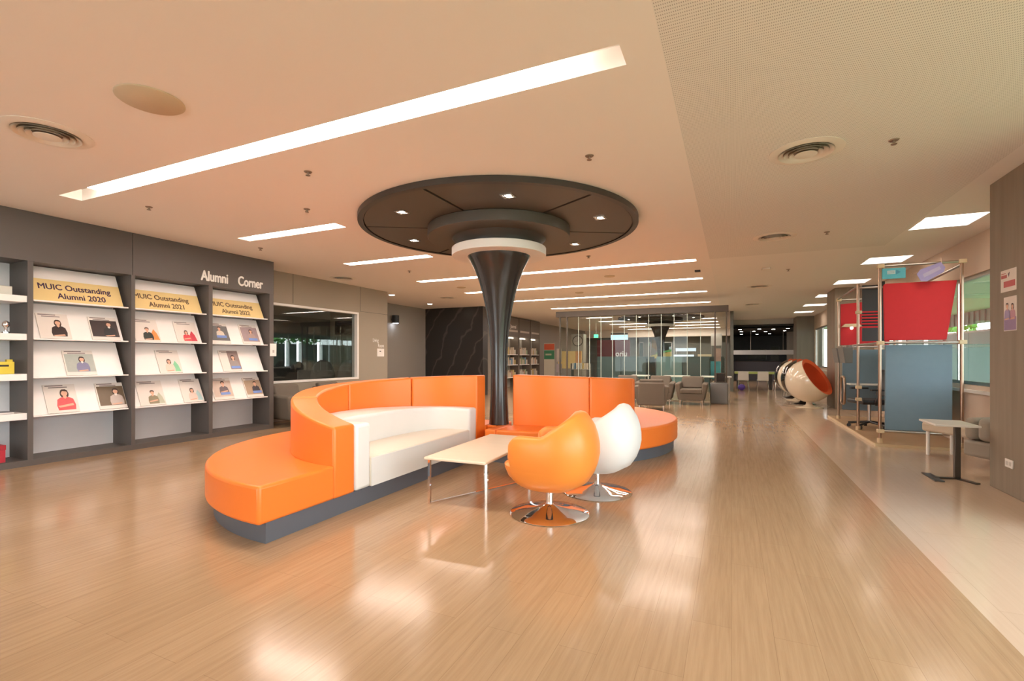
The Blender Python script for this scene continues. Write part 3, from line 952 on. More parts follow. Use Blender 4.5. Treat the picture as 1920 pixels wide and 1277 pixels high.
PAPER = pmat('printed paper', (0.80, 0.74, 0.68), 0.4, var=0.04)
def ink(r, g, b):
    return pmat('ink %.2f %.2f %.2f' % (r, g, b), (r, g, b), 0.4, var=0.08, scale=20)
def flat(mb, poly, z, mi):
    mb.mi = mi
    n = len(poly)
    mb.add([(x, y, z) for x, y in poly], [tuple(range(n))])
def ell(cx, cy, rx, ry, n=18):
    return [(cx + rx * math.cos(2 * PI * i / n), cy + ry * math.sin(2 * PI * i / n)) for i in range(n)]
def portrait(parent, cx, by, s, top, z, crossed=False, long_hair=True, hair=None, inner=None):
    """printed half figure: shoulders, arms, neck, face, hair; s = figure height"""
    mb = MB(); h = s
    hr = 0.115 * h
    hy = by + 0.80 * h
    if long_hair:
        flat(mb, ell(cx, hy - 0.04 * h, hr * 1.35, hr * 1.9), z, 1)
    body = [(cx - .30 * h, by), (cx - .33 * h, by + .22 * h), (cx - .28 * h, by + .50 * h), (cx - .17 * h, by + .58 * h), (cx - .06 * h, by + .62 * h),
            (cx + .06 * h, by + .62 * h), (cx + .17 * h, by + .58 * h), (cx + .28 * h, by + .50 * h), (cx + .33 * h, by + .22 * h), (cx + .30 * h, by)]
    flat(mb, body, z + 0.0004, 2)
    flat(mb, [(cx - .05 * h, by + .70 * h), (cx - .07 * h, by + .60 * h), (cx, by + .52 * h), (cx + .07 * h, by + .60 * h), (cx + .05 * h, by + .70 * h)], z + 0.0008, 3 if inner else 0)
    flat(mb, ell(cx, hy, hr, hr * 1.3), z + 0.0012, 0)
    flat(mb, [(cx - hr * 1.12, hy - 0.2 * hr), (cx - hr * 1.15, hy + hr * .9), (cx - hr * .6, hy + hr * 1.5), (cx + hr * .5, hy + hr * 1.5), (cx + hr * 1.15, hy + hr * .9), (cx + hr * 1.1, hy - 0.2 * hr), (cx + hr * .75, hy + hr * .6), (cx - hr * .5, hy + hr * .8)], z + 0.0016, 1)
    if crossed:
        flat(mb, [(cx - .30 * h, by + .20 * h), (cx - .24 * h, by + .12 * h), (cx + .26 * h, by + .20 * h), (cx + .24 * h, by + .30 * h)], z + 0.0016, 0)
    else:
        flat(mb, [(cx - .30 * h, by + .06 * h), (cx - .2 * h, by), (cx + .22 * h, by + .04 * h), (cx + .2 * h, by + .12 * h)], z + 0.0016, 0)
    return mb.build('printed_portrait', [SKIN, hair or HAIR, top, inner or SKIN], parent)

# (bay, tier, y0, width, height, cover, photo block or None, portrait args, label)
MAGS = [
    (3, 1, 2.86, .30, .335, 'light', None, (.19, .03, .23, (.045, .03, .03), True, False), 'white folder showing a woman in a black short-sleeved top'),
    (3, 1, 3.37, .31, .33, 'photo', (.035, .03, .025), (.21, .05, .22, (.02, .02, .022), True, False), 'dark photo magazine of a woman in a black blazer over white'),
    (3, 2, 3.11, .31, .34, 'photo', (.42, .46, .42), (.18, .05, .21, (.22, .22, .36), True, False), 'pale magazine of a woman in a lilac jacket, alone on its board'),
    (3, 3, 2.93, .31, .37, 'light', None, (.19, .03, .28, (.70, .09, .10), True, True), 'white folder showing a woman in a red tee with crossed arms'),
    (3, 3, 3.45, .31, .365, 'photo', (.16, .115, .07), (.21, .05, .24, (.55, .47, .42), True, False), 'brown photo magazine of a long-haired woman in a pale blouse'),
    (4, 1, 3.86, .32, .34, 'fig', (.95, .30, .08), (.17, .02, .20, (.02, .03, .025), False, False), 'white folder of a person in dark green suit beside an orange shape'),
    (4, 1, 4.41, .32, .34, 'fig', (.62, .06, .09), (.15, .02, .18, (.70, .08, .10), True, True), 'white folder of a person in red beside a red triangle'),
    (4, 2, 4.17, .31, .36, 'fig', (.25, .62, .36), (.15, .02, .20, (.80, .66, .55), True, False), 'white folder of a woman in cream beside a green triangle'),
    (4, 3, 3.92, .33, .37, 'fig', (.50, .52, .40), (.18, .02, .21, (.28, .24, .15), False, True), 'white folder of a person in khaki with folded arms'),
    (4, 3, 4.50, .30, .375, 'fig', (.48, .68, .68), (.15, .03, .20, (.78, .62, .54), True, False), 'white folder of a woman beside a pale aqua shape'),
    (5, 1, 4.93, .31, .355, 'photo', (.16, .16, .16), (.17, .10, .20, (.70, .62, .52), False, False), 'grey photo magazine of a person in pale shirt with a blue band'),
    (5, 1, 5.46, .32, .36, 'photo', (.36, .27, .28), (.19, .07, .21, (.42, .30, .27), True, False), 'mauve photo magazine with a blue band, under the 2022 poster'),
    (5, 2, 5.11, .33, .37, 'half', (.30, .22, .20), (.22, .05, .24, (.32, .27, .25), True, False), 'magazine with white side panel and a woman in a striped coat'),
    (5, 3, 4.97, .33, .37, 'photo', (.62, .50, .42), (.19, .08, .24, (.13, .10, .11), False, True), 'pale magazine of a seated person in a dark jacket above a blue block'),
    (5, 3, 5.53, .31, .355, 'photo', (.42, .30, .20), (.20, .07, .22, (.05, .04, .05), False, False), 'tan photo magazine of a person wearing glasses'),
]
BLUEB = ink(.18, .30, .68)
for bay, tier, y0, w, h, kind, pc, (px, py, ps, top, lh, cr), lab in MAGS:
    t = thing('magazine', lab, 'magazine', mat=on_board(bay, tier, y0), group='magazines and folders on the display boards')
    p = MB(); p.box(0, w, 0, h, 0, 0.012); p.build('cover', PAPER, t)
    z = 0.0128
    mb = MB(); mb.box(0.02, w * 0.62, h - 0.022, h - 0.010, 0.0122, 0.0126); mb.box(0.05, w * 0.75, h - 0.045, h - 0.034, 0.0122, 0.0126)
    mb.build('title_print', ink(.22, .18, .18), t)
    if kind == 'photo':
        mb = MB(); mb.box(0.012, w - 0.004, 0.045, h - 0.05, 0.0122, 0.0126); mb.build('printed_photo', ink(*pc), t)
    elif kind == 'half':
        mb = MB(); mb.box(w * .42, w - 0.004, 0.03, h - 0.01, 0.0122, 0.0126); mb.build('printed_photo', ink(*pc), t)
    elif kind == 'fig':
        mb = MB(); flat(mb, [(px + .055, 0.02), (px + .14, 0.02), (px + .12, .12), (px + .085, .19), (px + .05, .13)], 0.0127, 0); mb.build('printed_shape', ink(*pc), t)
    portrait(t, px, py, ps, ink(*top), z, cr, lh, inner=(PAPER if kind == 'photo' and bay == 3 else None))
    if bay == 5:
        mb = MB(); mb.box(px - .07, px + .09, py - .005, py + .038, 0.0126, 0.0148); mb.build('caption_band', BLUEB, t)

# objects on the white shelves of the near bay
def stand(name, label, cat, x, y, z):
    return thing(name, label, cat, (x, y, z))
t = stand('gift_box', 'blue and white box on the top white shelf', 'box', -7.52, 2.42, 1.955)
p = MB(); p.box(-.09, .09, -.20, .20, 0, .10); p.build('box_body', pmat('box white card', (.62, .62, .55), 0.5), t, bevel=.004)
p = MB(); p.box(.09, .092, -.19, .08, .012, .085); p.build('printed_label', ink(.10, .28, .55), t)
t = stand('wooden_plaque', 'brown wooden plaque on the second white shelf', 'plaque', -7.55, 2.44, 1.52)
p = MB(); p.box(-.03, .03, -.08, .08, 0, .02); p.build('foot', ink(.2, .1, .05), t)
p = MB(); p.box(-.012, .012, -.07, .07, .02, .19); p.build('plate', ink(.36, .22, .12), t, bevel=.004)
t = stand('glass_trophy', 'small clear glass trophy beside the brown plaque', 'trophy', -7.50, 2.59, 1.52)
p = MB(); p.lathe([(.035, 0), (.035, .02), (.012, .03), (.012, .06), (.035, .09), (.03, .13), (.0, .15)], 20, close=False); p.build('cup', CHROME, t, smooth=50)
t = stand('yellow_tin', 'yellow tin box with a dark slot on the third white shelf', 'box', -7.50, 2.52, 1.06)
YT = pmat('yellow tin', (.74, .60, .06), 0.4)
p = MB(); p.box(-.07, .07, -.12, .12, .0, .14); p.build('tin_body', YT, t, bevel=.006)
p = MB(); p.box(.07, .073, -.07, .07, .085, .105); p.build('slot_print', BLACK, t)
p = MB(); p.box(-.02, .02, -.12, -.07, .14, .165); p.box(-.02, .02, .07, .12, .14, .165); p.build('lid_tabs', YT, t)
t = stand('closed_book', 'thin grey book lying on the lowest white shelf', 'book', -7.52, 2.48, 0.61)
p = MB(); p.box(-.10, .10, -.15, .15, .003, .017); p.build('pages', PAPER, t)
p = MB(); p.box(-.102, .102, -.152, .152, 0, .003); p.box(-.102, .102, -.152, .152, .017, .02); p.box(-.102, -.099, -.152, .152, .003, .017); p.build('cover', ink(.25, .26, .28), t)
t = stand('red_box', 'red box standing on the bottom of the near bay', 'box', -7.50, 2.44, 0.07)
p = MB(); p.box(-.08, .08, -.12, .12, 0, .19); p.build('box_body', ink(.48, .03, .05), t, bevel=.003)
p = MB(); p.box(-.084, .084, -.124, .124, .14, .194); p.build('lid', ink(.40, .025, .04), t, bevel=.003)
t = thing('switch_card', 'white card on the end upright of the bookcase', 'card', mat=wallframe(XF, 5.905, 1.27))
p = MB(); p.box(0, .13, 0, .22, 0, .006); p.build('plate', WHITE, t, bevel=.002)
p = MB(); p.box(.05, .085, .06, .11, .006, .0075); p.build('printed_mark', ink(.45, .42, .38), t)
# living room sign
t = thing('room_sign', 'small white Living Room lettering on the taupe wall', 'lettering', mat=wallframe(-8.05, 9.37, 1.6))
text_obj('letters', 'Living', 0.13, WHITE, t, (0, 0.03, 0.003), 0.003, 0.72)
text_obj('letters', 'Room', 0.13, WHITE, t, (0.19, -0.10, 0.003), 0.003, 0.72)
t = thing('door_reader', 'white square card reader below the Living Room lettering', 'card reader', mat=wallframe(-8.05, 9.53, 1.27))
p = MB(); p.box(0, .26, 0, .20, 0, .012); p.build('plate', WHITE, t, bevel=.004)
p = MB(); p.box(.08, .14, .12, .14, .012, .014); p.build('reader_slot', BLACK, t)
t = thing('wall_sconce', 'black cylinder downlight on the grey hall wall', 'wall light', (-9.7, 12.2, 2.3))
p = MB(); p.cyl((.13, 0, 0.02), (.13, 0, .26), .11, n=28); p.box(0, .04, -.03, .03, .1, .16); p.build('cylinder', BLACK, t, smooth=40)
p = MB(); p.cyl((.13, 0, 0.012), (.13, 0, .02), .085, n=24); p.build('lens', emat('sconce lamp', (.8, .86, 1.0), 14), t, smooth=40)

# ------------------------------------------------------------------ mocha armchairs
def hexa(mb, lo, hi):
    """eight corners: four below, four above, in the same order"""
    return mb.add(list(lo) + list(hi), [(0, 3, 2, 1), (4, 5, 6, 7), (0, 1, 5, 4), (1, 2, 6, 5), (2, 3, 7, 6), (3, 0, 4, 7)])
def make_armchair(label, mat=MOCHA):
    t = thing('armchair', label, 'armchair', group='mocha lounge armchairs')
    W, D = 0.40, 0.37
    p = MB(); hexa(p, [(-.30, -.33, .12), (.30, -.33, .12), (.30, .30, .12), (-.30, .30, .12)], [(-.30, -.35, .30), (.30, -.35, .30), (.30, .32, .30), (-.30, .32, .30)]); p.build('seat_base', mat, t, bevel=.015)
    for s_ in (-1, 1):
        p = MB()
        lo = [(s_ * .24, -.33, .12), (s_ * .32, -.33, .12), (s_ * .32, .33, .12), (s_ * .24, .33, .12)]
        hi = [(s_ * .27, -.37, .57), (s_ * .41, -.37, .55), (s_ * .41, .36, .57), (s_ * .27, .36, .59)]
        if s_ < 0: lo, hi = lo[::-1], hi[::-1]
        hexa(p, lo, hi); p.build('arm', mat, t, bevel=.035, seg=3)
    p = MB(); hexa(p, [(-.32, .24, .12), (.32, .24, .12), (.32, .35, .12), (-.32, .35, .12)], [(-.29, .30, .66), (.29, .30, .66), (.29, .40, .66), (-.29, .40, .66)]); p.build('backrest', mat, t, bevel=.03, seg=3)
    p = MB(); p.box(-.265, .265, -.37, .24, .30, .42); p.build('seat_cushion', mat, t, bevel=.03, seg=3)
    p = MB(); hexa(p, [(-.265, .12, .42), (.265, .12, .42), (.265, .27, .42), (-.265, .27, .42)], [(-.275, .22, .74), (.275, .22, .74), (.275, .34, .73), (-.275, .34, .73)]); p.build('back_cushion', mat, t, bevel=.04, seg=3)
    for x in (-.27, .27):
        for y in (-.29, .29):
            p = MB(); p.cyl((x, y, .13), (x * 1.02, y * 1.02, 0), .02, .012, 12); p.build('leg', CHROME, t, smooth=40)
    return t
ac = make_armchair('mocha armchair seen from behind, just past the orange sofa end')
ac.location = (-1.76, 11.95, 0); ac.rotation_euler = (0, 0, PI + R(8))
dup(ac, (-2.66, 12.15, 0), PI + R(4), 'mocha armchair seen from behind, mostly hidden by the orange backrest')
dup(ac, (-0.97, 13.72, 0), R(0), 'mocha armchair facing out, beside the slate gate box')
dup(ac, (-1.80, 13.75, 0), R(2), 'mocha armchair facing out, half hidden by the one with its back turned')
dup(ac, (-2.72, 13.75, 0), R(2), 'mocha armchair facing out against the glass, farthest from the gate box')
dup(ac, (-7.42, 6.48, 0), R(86), 'mocha armchair by the bookcase end under the living room window')
dup(ac, (-7.42, 7.55, 0), R(92), 'mocha armchair under the living room window, hidden behind the sofa')

t = thing('added_fill_light', 'added fill panel brightening the living room behind the glass', 'ceiling light', (-9.6, 7.2, 2.5))  # lamp added mostly out of view to brighten the living room
p = MB(); p.box(-.62, .62, -.17, .17, -.03, -.001); p.build('frame', WHITE, t)
p = MB(); p.box(-.6, .6, -.15, .15, -.034, -.03); p.build('diffuser', emat('room fill panel', (1, .88, .76), 12.0), t)
# grey egg chairs in the living room
def make_egg(label):
    t = thing('egg_chair', label, 'chair', group='grey high-backed chairs in the living room')
    p = MB()
    n = 20; v = []
    prof = [(.10, .36), (.27, .40), (.32, .58), (.32, .80), (.28, .98), (.20, 1.12), (.06, 1.18)]
    for r, z in prof:
        for j in range(n + 1):
            a = R(-115 + 230 * j / n)
            v.append((r * math.sin(a), r * math.cos(a) * .9, z))
    m = n + 1
    fs = [(i * m + j, i * m + j + 1, (i + 1) * m + j + 1, (i + 1) * m + j) for i in range(len(prof) - 1) for j in range(n)]
    p.add(v, fs); o = p.build('shell', GREYF, t, smooth=80)
    sd = o.modifiers.new('thick', 'SOLIDIFY'); sd.thickness = .05
    p = MB(); p.lathe([(0, .36), (.24, .37), (.26, .42), (.23, .47), (0, .48)], 28, close=False); p.build('seat_cushion', GREYF, t, smooth=50)
    p = MB(); p.lathe([(.28, 0), (.28, .012), (.05, .04), (.03, .1), (.03, .37)], 28); p.build('base', CHROME, t, smooth=40)
    return t
eg = make_egg('grey high-backed chair in the living room behind the dark lamp')
eg.location = (-10.35, 9.55, 0); eg.rotation_euler = (0, 0, R(-90))
dup(eg, (-9.45, 9.12, 0), R(-84), 'grey high-backed chair in the middle of the living room window')
dup(eg, (-8.72, 9.32, 0), R(-100), 'grey high-backed chair by the far edge of the living room window')
t = thing('shade_lamp', 'dark half-dome lamp behind the living room glass', 'lamp', (-9.05, 8.0, 0))
p = MB(); p.lathe([(.15, .97), (.14, 1.05), (.09, 1.12), (.03, 1.155), (.0, 1.155)], 28, close=False); p.build('lamp_shade', BLACK, t, smooth=50)
p = MB(); p.cyl((0, 0, .02), (0, 0, 1.13), .012); p.build('pole', STEEL, t, smooth=40)
p = MB(); p.lathe([(0, 0), (.16, 0), (.16, .02), (0, .025)], 28, close=False); p.build('base', BLACK, t, smooth=40)
t = thing('wall_monitor', 'black screen high on the wall inside the living room', 'screen', (-9.2, 9.755, 1.85))
p = MB(); p.box(-.40, .40, -.06, 0.0, 0, .36); p.build('casing', BLACK, t, bevel=.006)
p = MB(); p.box(-.37, .37, -.064, -.06, .03, .33); p.build('screen', pmat('dark screen', (.01, .01, .012), .12), t)
t = thing('sideboard', 'low dark cabinet inside the living room by the bookcase end', 'cabinet', (-9.2, 6.2, 0))
p = MB(); p.box(-.22, .22, -.5, .5, .06, .92); p.build('carcass', DARK, t, bevel=.004)
p = MB(); p.box(.22, .24, -.48, -.01, .08, .9); p.build('door', LRW, t); p = MB(); p.box(.22, .24, .01, .48, .08, .9); p.build('door', LRW, t)
p = MB(); p.box(-.2, .2, -.46, .46, 0, .06); p.build('plinth', BLACK, t)

# ------------------------------------------------------------------ red study pod
P_ = [(1.92, 8.42, 2.56), (1.92, 9.72, 2.47), (1.92, 11.35, 2.42), (2.82, 8.42, 2.56), (2.82, 11.35, 2.42)]
ox, oy = 2.37, 9.9
pod = thing('study_pod', 'open tube-framed study pod with red and slate blue felt panels by the windows', 'study pod', (ox, oy, 0))
def pp(mb, name, mat, **k):
    mb.v = [(x - ox, y - oy, z) for x, y, z in mb.v]
    return mb.build(name, mat, pod, **k)
p = MB(); p.prism([(1.84, 8.27), (2.96, 8.27), (2.96, 11.9), (1.84, 11.9)], 0, .035); pp(p, 'platform', OAKP, bevel=.004)
p = MB(); p.box(1.825, 1.84, 8.25, 11.9, 0, .04); p.box(1.84, 2.96, 8.25, 8.27, 0, .04); pp(p, 'platform_edge', BRASS)
for x, y, h in P_:
    p = MB(); p.cyl((x, y, .035), (x, y, h), .021, n=20); pp(p, 'post', COPPER, smooth=40)
    p = MB(); p.cyl((x, y, .035), (x, y, .10), .033, n=20); pp(p, 'post_foot', BRASS, smooth=40)
def rail(a, b, r=.017, mat=STEEL):
    p = MB(); p.cyl(a, b, r, n=16); pp(p, 'rail', mat, smooth=40)
rail((1.92, 8.42, 2.545), (2.82, 8.42, 2.545)); rail((1.92, 8.42, 1.455), (2.82, 8.42, 1.455))
rail((1.92, 8.42, 1.455), (1.92, 11.35, 1.455)); rail((1.92, 9.72, 2.40), (2.82, 9.72, 2.40)); rail((1.92, 11.35, 2.38), (2.82, 11.35, 2.38))
rail((2.82, 8.42, 2.50), (2.82, 11.35, 2.38)); rail((1.92, 11.35, 1.455), (2.82, 11.35, 1.455)); rail((1.92, 8.42, .20), (2.82, 8.42, .20))
rail((1.92, 9.72, 2.44), (1.92, 11.35, 2.40))
for x, y, z in ((1.92, 8.42, 2.545), (2.82, 8.42, 2.545), (1.92, 8.42, 1.455), (2.82, 8.42, 1.455), (1.92, 9.72, 2.0), (1.92, 11.35, 2.38), (1.92, 8.42, .2), (1.92, 9.72, .55), (1.92, 9.72, .75)):
    p = MB(); p.box(x - .035, x + .05, y - .032, y + .032, z - .027, z + .027); pp(p, 'clamp', BRASS, bevel=.008)
def xz(poly, y0, y1):
    mb = MB(); n = len(poly)
    mb.add([(x, y0, z) for x, z in poly] + [(x, y1, z) for x, z in poly], [tuple(range(n)), tuple(range(n, 2 * n))[::-1]] + [(i, (i + 1) % n, n + (i + 1) % n, n + i) for i in range(n)])
    return mb
pp(xz([(1.985, 1.49), (2.66, 1.49), (2.675, 1.50), (2.785, 2.30), (2.01, 2.30), (1.985, 2.295), (1.968, 2.27)], 8.455, 8.485), 'red_panel', RED, bevel=.006)
pp(xz([(1.99, .215), (2.735, .215), (2.735, 1.425), (1.99, 1.425)], 8.455, 8.49), 'blue_panel', BLUEG, bevel=.008)
pp(xz([(1.96, 1.49), (2.74, 1.49), (2.80, 2.36), (1.90 + .06, 2.30)], 11.37, 11.40), 'red_panel', RED, bevel=.006)
pp(xz([(1.99, .215), (2.77, .215), (2.77, 1.40), (1.99, 1.40)], 11.37, 11.40), 'blue_panel', BLUEG, bevel=.008)
p = MB(); p.box(2.80, 2.815, 9.0, 11.2, .3, 1.40); pp(p, 'blue_panel', BLUEG, bevel=.004)
p = MB(); p.box(1.985, 2.26, 9.755, 9.775, 2.02, 2.45); pp(p, 'charcoal_screen', DARK)
p = MB(); p.box(1.985, 2.20, 9.755, 9.775, 1.52, 1.74); pp(p, 'charcoal_screen', DARK)
for k in range(5):
    p = MB(); p.box(1.98, 2.25, 9.745, 9.785, 1.77 + .05 * k, 1.795 + .05 * k); pp(p, 'louver', BLACK)
p = MB(); p.box(2.245, 2.29, 9.74, 9.79, 1.50, 2.50); pp(p, 'screen_stile', BLACK)
p = MB(); p.tube([(1.93, 11.15, .45), (1.93, 11.15, .80), (1.93, 11.12, .86), (1.93, 11.05, .88), (1.93, 10.92, .88), (1.93, 10.86, .86), (1.93, 10.83, .80), (1.93, 10.83, .45), (1.93, 10.86, .39), (1.93, 10.92, .37), (1.93, 11.05, .37), (1.93, 11.12, .39)], .022, 12, True); pp(p, 'hoop_handle', COPPER, smooth=60)
p = MB(); p.box(2.05, 2.78, 11.0, 11.33, .72, .745); pp(p, 'desk_shelf', TOPWHITE, bevel=.003)
t = thing('hanging_tray', 'grey tray hung on the side rail of the pod, nearer of two', 'tray', (1.84, 10.15, 1.12), group='grey trays on the pod')
def tray(t):
    p = MB(); hexa(p, [(-.06, -.20, .03), (.05, -.20, .03), (.05, .20, .03), (-.06, .20, .03)], [(-.10, -.22, .30), (.05, -.22, .30), (.05, .22, .30), (-.10, .22, .30)]); p.build('tray_body', pmat('grey tray', (.17, .165, .15), .6), t, bevel=.006)
    p = MB(); p.box(.05, .065, -.16, -.14, .25, .345); p.box(.05, .065, .14, .16, .25, .345); p.build('hook', STEEL, t)
tray(t)
t = thing('hanging_tray', 'grey tray hung on the side rail of the pod, farther of two', 'tray', (1.84, 10.72, 1.12), group='grey trays on the pod'); tray(t)
t = thing('pod_lamp', 'cream flat-shaded lamp against the inner red panel of the pod', 'lamp', (2.12, 11.365, 1.84))
p = MB(); hexa(p, [(-.16, -.20, 0), (.16, -.20, 0), (.16, -.02, 0), (-.16, -.02, 0)], [(-.11, -.16, .06), (.11, -.16, .06), (.11, -.02, .06), (-.11, -.02, .06)]); p.build('lamp_shade', BRASS, t)
p = MB(); p.cyl((0, -.02, .03), (0, .0, .03), .012); p.build('bracket', STEEL, t, smooth=40)
p = MB(); p.sphere((0, -.11, -.022), .028, n=12, k=8); p.build('bulb', emat('pod bulb', (1, .9, .75), 6), t, smooth=80)
t = thing('hanging_sign', 'cyan sign hanging from the front top rail of the pod', 'sign', mat=frontframe(1.945, 8.42, 2.36))
p = MB(); p.box(0, .27, 0, .15, -.006, .006); p.build('board', ink(.10, .44, .55), t, bevel=.003)
p = MB(); p.box(.06, .15, .065, .115, .006, .009); p.build('printed_panel', ink(.55, .66, .68), t)
p = MB(); p.box(.068, .14, .097, .103, .009, .0105); p.box(.068, .14, .078, .084, .009, .0105); p.build('printed_lines', ink(.15, .35, .42), t)
p = MB(); p.prism([(.16, .055), (.215, .09), (.16, .125)], .006, .008); p.build('printed_arrow', ink(.06, .26, .40), t)
p = MB(); p.box(.02, .03, .15, .175, -.003, .003); p.box(.24, .25, .15, .175, -.003, .003); p.build('hanger', STEEL, t)
t = thing('hanging_sign', 'lilac card dangling askew from the front top rail of the pod', 'sign', mat=frontframe(2.36, 8.37, 2.315) @ Matrix.Rotation(R(24), 4, 'Z'))
p = MB(); p.prism([(.0, -.02), (.06, -.05), (.27, -.02), (.31, .03), (.30, .12), (.06, .13), (.0, .09)], -.004, .004); p.build('card', ink(.34, .30, .56), t, bevel=.002)
p = MB(); p.prism([(.05, .01), (.26, .03), (.26, .075), (.06, .06)], .004, .006); p.build('printed_patch', ink(.44, .40, .58), t)
p = MB(); p.cyl((.30, .10, 0), (.33, .17, -.02), .004, n=8); p.cyl((.02, .10, 0), (-.04, .12, -.02), .004, n=8); p.build('string', COPPER, t)

# office chair inside the pod
t = thing('office_chair', 'black swivel office chair standing inside the pod', 'chair', (2.15, 10.08, .035), R(-72))
p = MB(); p.box(-.24, .24, -.24, .24, .42, .50); p.build('seat', BLACK, t, bevel=.03, seg=3)
p = MB(); hexa(p, [(-.22, .22, .55), (.22, .22, .55), (.22, .27, .55), (-.22, .27, .55)], [(-.20, .30, 1.0), (.20, .30, 1.0), (.20, .34, 1.0), (-.20, .34, 1.0)]); p.build('backrest', BLACK, t, bevel=.018, seg=3)
p = MB(); p.tube([(0, .10, .40), (0, .28, .42), (0, .31, .60)], .022, 10); p.build('back_bracket', BLACK, t, smooth=50)
for s_ in (-1, 1):
    p = MB(); p.tube([(s_ * .25, -.05, .45), (s_ * .29, -.03, .55), (s_ * .29, .0, .66)], .016, 10); p.box(s_ * .29 - .03, s_ * .29 + .03, -.14, .14, .655, .68); p.build('armrest', BLACK, t, smooth=50)
p = MB(); p.cyl((0, 0, .10), (0, 0, .42), .026, n=16); p.build('gas_lift', STEEL, t, smooth=40)
for k in range(5):
    a = 2 * PI * k / 5 + .3
    p = MB(); p.tube([(0, 0, .11), (.30 * math.cos(a), .30 * math.sin(a), .07)], .02, 8)
    o = p.build('base_arm', BLACK, t, smooth=40)
    p = MB(); c = (.29 * math.cos(a), .29 * math.sin(a)); p.cyl((c[0] - .02 * math.sin(a), c[1] + .02 * math.cos(a), .03), (c[0] + .02 * math.sin(a), c[1] - .02 * math.cos(a), .03), .03, n=14); p.build('caster', BLACK, o, smooth=40)

# ------------------------------------------------------------------ bench and laptop table by the near pillar
bm_ = Matrix(((.45, .89, 0, 2.23), (-.89, .45, 0, 7.88), (0, 0, 1, 0), (0, 0, 0, 1)))
t = thing('lounge_bench', 'beige low bench with a padded grey end beside the oak pillar', 'bench', mat=Matrix.Translation((2.23, 7.88, 0)) @ Matrix.Rotation(math.atan2(-.89, .45), 4, 'Z'))
p = MB(); p.box(0, .64, 0, .40, .30, .42); p.build('seat', BEIGEF, t, bevel=.03, seg=3)
p = MB(); p.box(.65, .98, -.10, .40, .12, .30); p.build('end_base', pmat('grey bolster fabric', (.33, .30, .25), .8, bump=.1), t, bevel=.03, seg=3)
p = MB(); p.box(.65, .80, -.10, .40, .305, .56); p.build('end_bolster', pmat('grey bolster fabric', (.33, .30, .25), .8, bump=.1), t, bevel=.06, seg=4)
p = MB(); p.box(.805, .98, -.10, .40, .305, .57); p.build('end_bolster', MATS['grey bolster fabric'], t, bevel=.06, seg=4)
for x, y in ((.06, .04), (.06, .36), (.92, .04), (.92, .36)):
    p = MB(); p.cyl((x, y, 0), (x, y, .30 if x < .5 else .13), .02, n=14); p.build('leg', WHITE, t, smooth=40)
t = thing('laptop_table', 'small white-topped laptop table on a dark post beside the oak pillar', 'table', (2.10, 6.40, 0))
p = MB(); p.prism([(-.22, -.17), (.14, -.17), (.14, .31), (-.22, .31)], .55, .572); p.build('tabletop', TOPWHITE, t, bevel=.006)
p = MB(); p.box(-.018, .03, -.024, .024, .012, .55); p.build('post', pmat('dark steel post', (.10, .09, .08), .35, .8), t, bevel=.004)
p = MB()
flatbar(p, (0, 0, .0), (-.20, -.05, 0), .05, .012); p.box(-.24, -.16, -.22, .16, 0, .010); flatbar(p, (0, 0, 0), (.10, -.20, 0), .05, .012)
p.build('base', MATS['dark steel post'], t)
# notices on the pillar face
t = thing('wall_notice', 'white notice with red header and red band, upper one on the oak pillar', 'notice', mat=wallframe_neg(2.29, 5.99, 1.85))
p = MB(); p.box(0, .27, 0, .20, 0, .003); p.build('sheet', PAPER, t)
p = MB(); p.box(.01, .11, .125, .155, .003, .0042); p.box(.01, .09, .165, .172, .003, .0042); p.build('printed_header', ink(.50, .10, .10), t)
p = MB(); p.box(.055, .25, .04, .095, .003, .0042); p.build('printed_band', ink(.55, .07, .07), t)
p = MB(); p.prism([(.13, .16), (.145, .13), (.16, .175)], .003, .0042); p.build('printed_tick', ink(.12, .06, .07), t)
t = thing('wall_poster', 'lilac poster of two people below the red notice on the oak pillar', 'poster', mat=wallframe_neg(2.29, 5.935, 1.49))
p = MB(); p.box(0, .22, 0, .31, 0, .003); p.build('sheet', PAPER, t)
p = MB(); p.box(.006, .214, .006, .125, .003, .0036); p.build('printed_block', ink(.30, .20, .38), t)
portrait(t, .065, .10, .16, ink(.38, .30, .52), .004, False, False)
portrait(t, .155, .10, .15, ink(.55, .28, .36), .004, False, True)
t = thing('wall_socket', 'white socket plate low on the oak pillar', 'socket', mat=wallframe_neg(2.29, 5.90, .25))
p = MB(); p.box(0, .13, 0, .075, 0, .01); p.build('plate', WHITE, t, bevel=.003)
p = MB(); p.box(.02, .055, .02, .055, .01, .0115); p.box(.075, .11, .02, .055, .01, .0115); p.build('outlet', pmat('socket face', (.6, .58, .54), .5), t)
t = thing('wall_panel', 'brown access panel low on the window wall behind the bench', 'panel', (XW - .02, 7.9, .36))
p = MB(); p.box(0, .018, -.14, .14, 0, .22); p.build('plate', pmat('brown panel', (.28, .13, .06), .6), t)

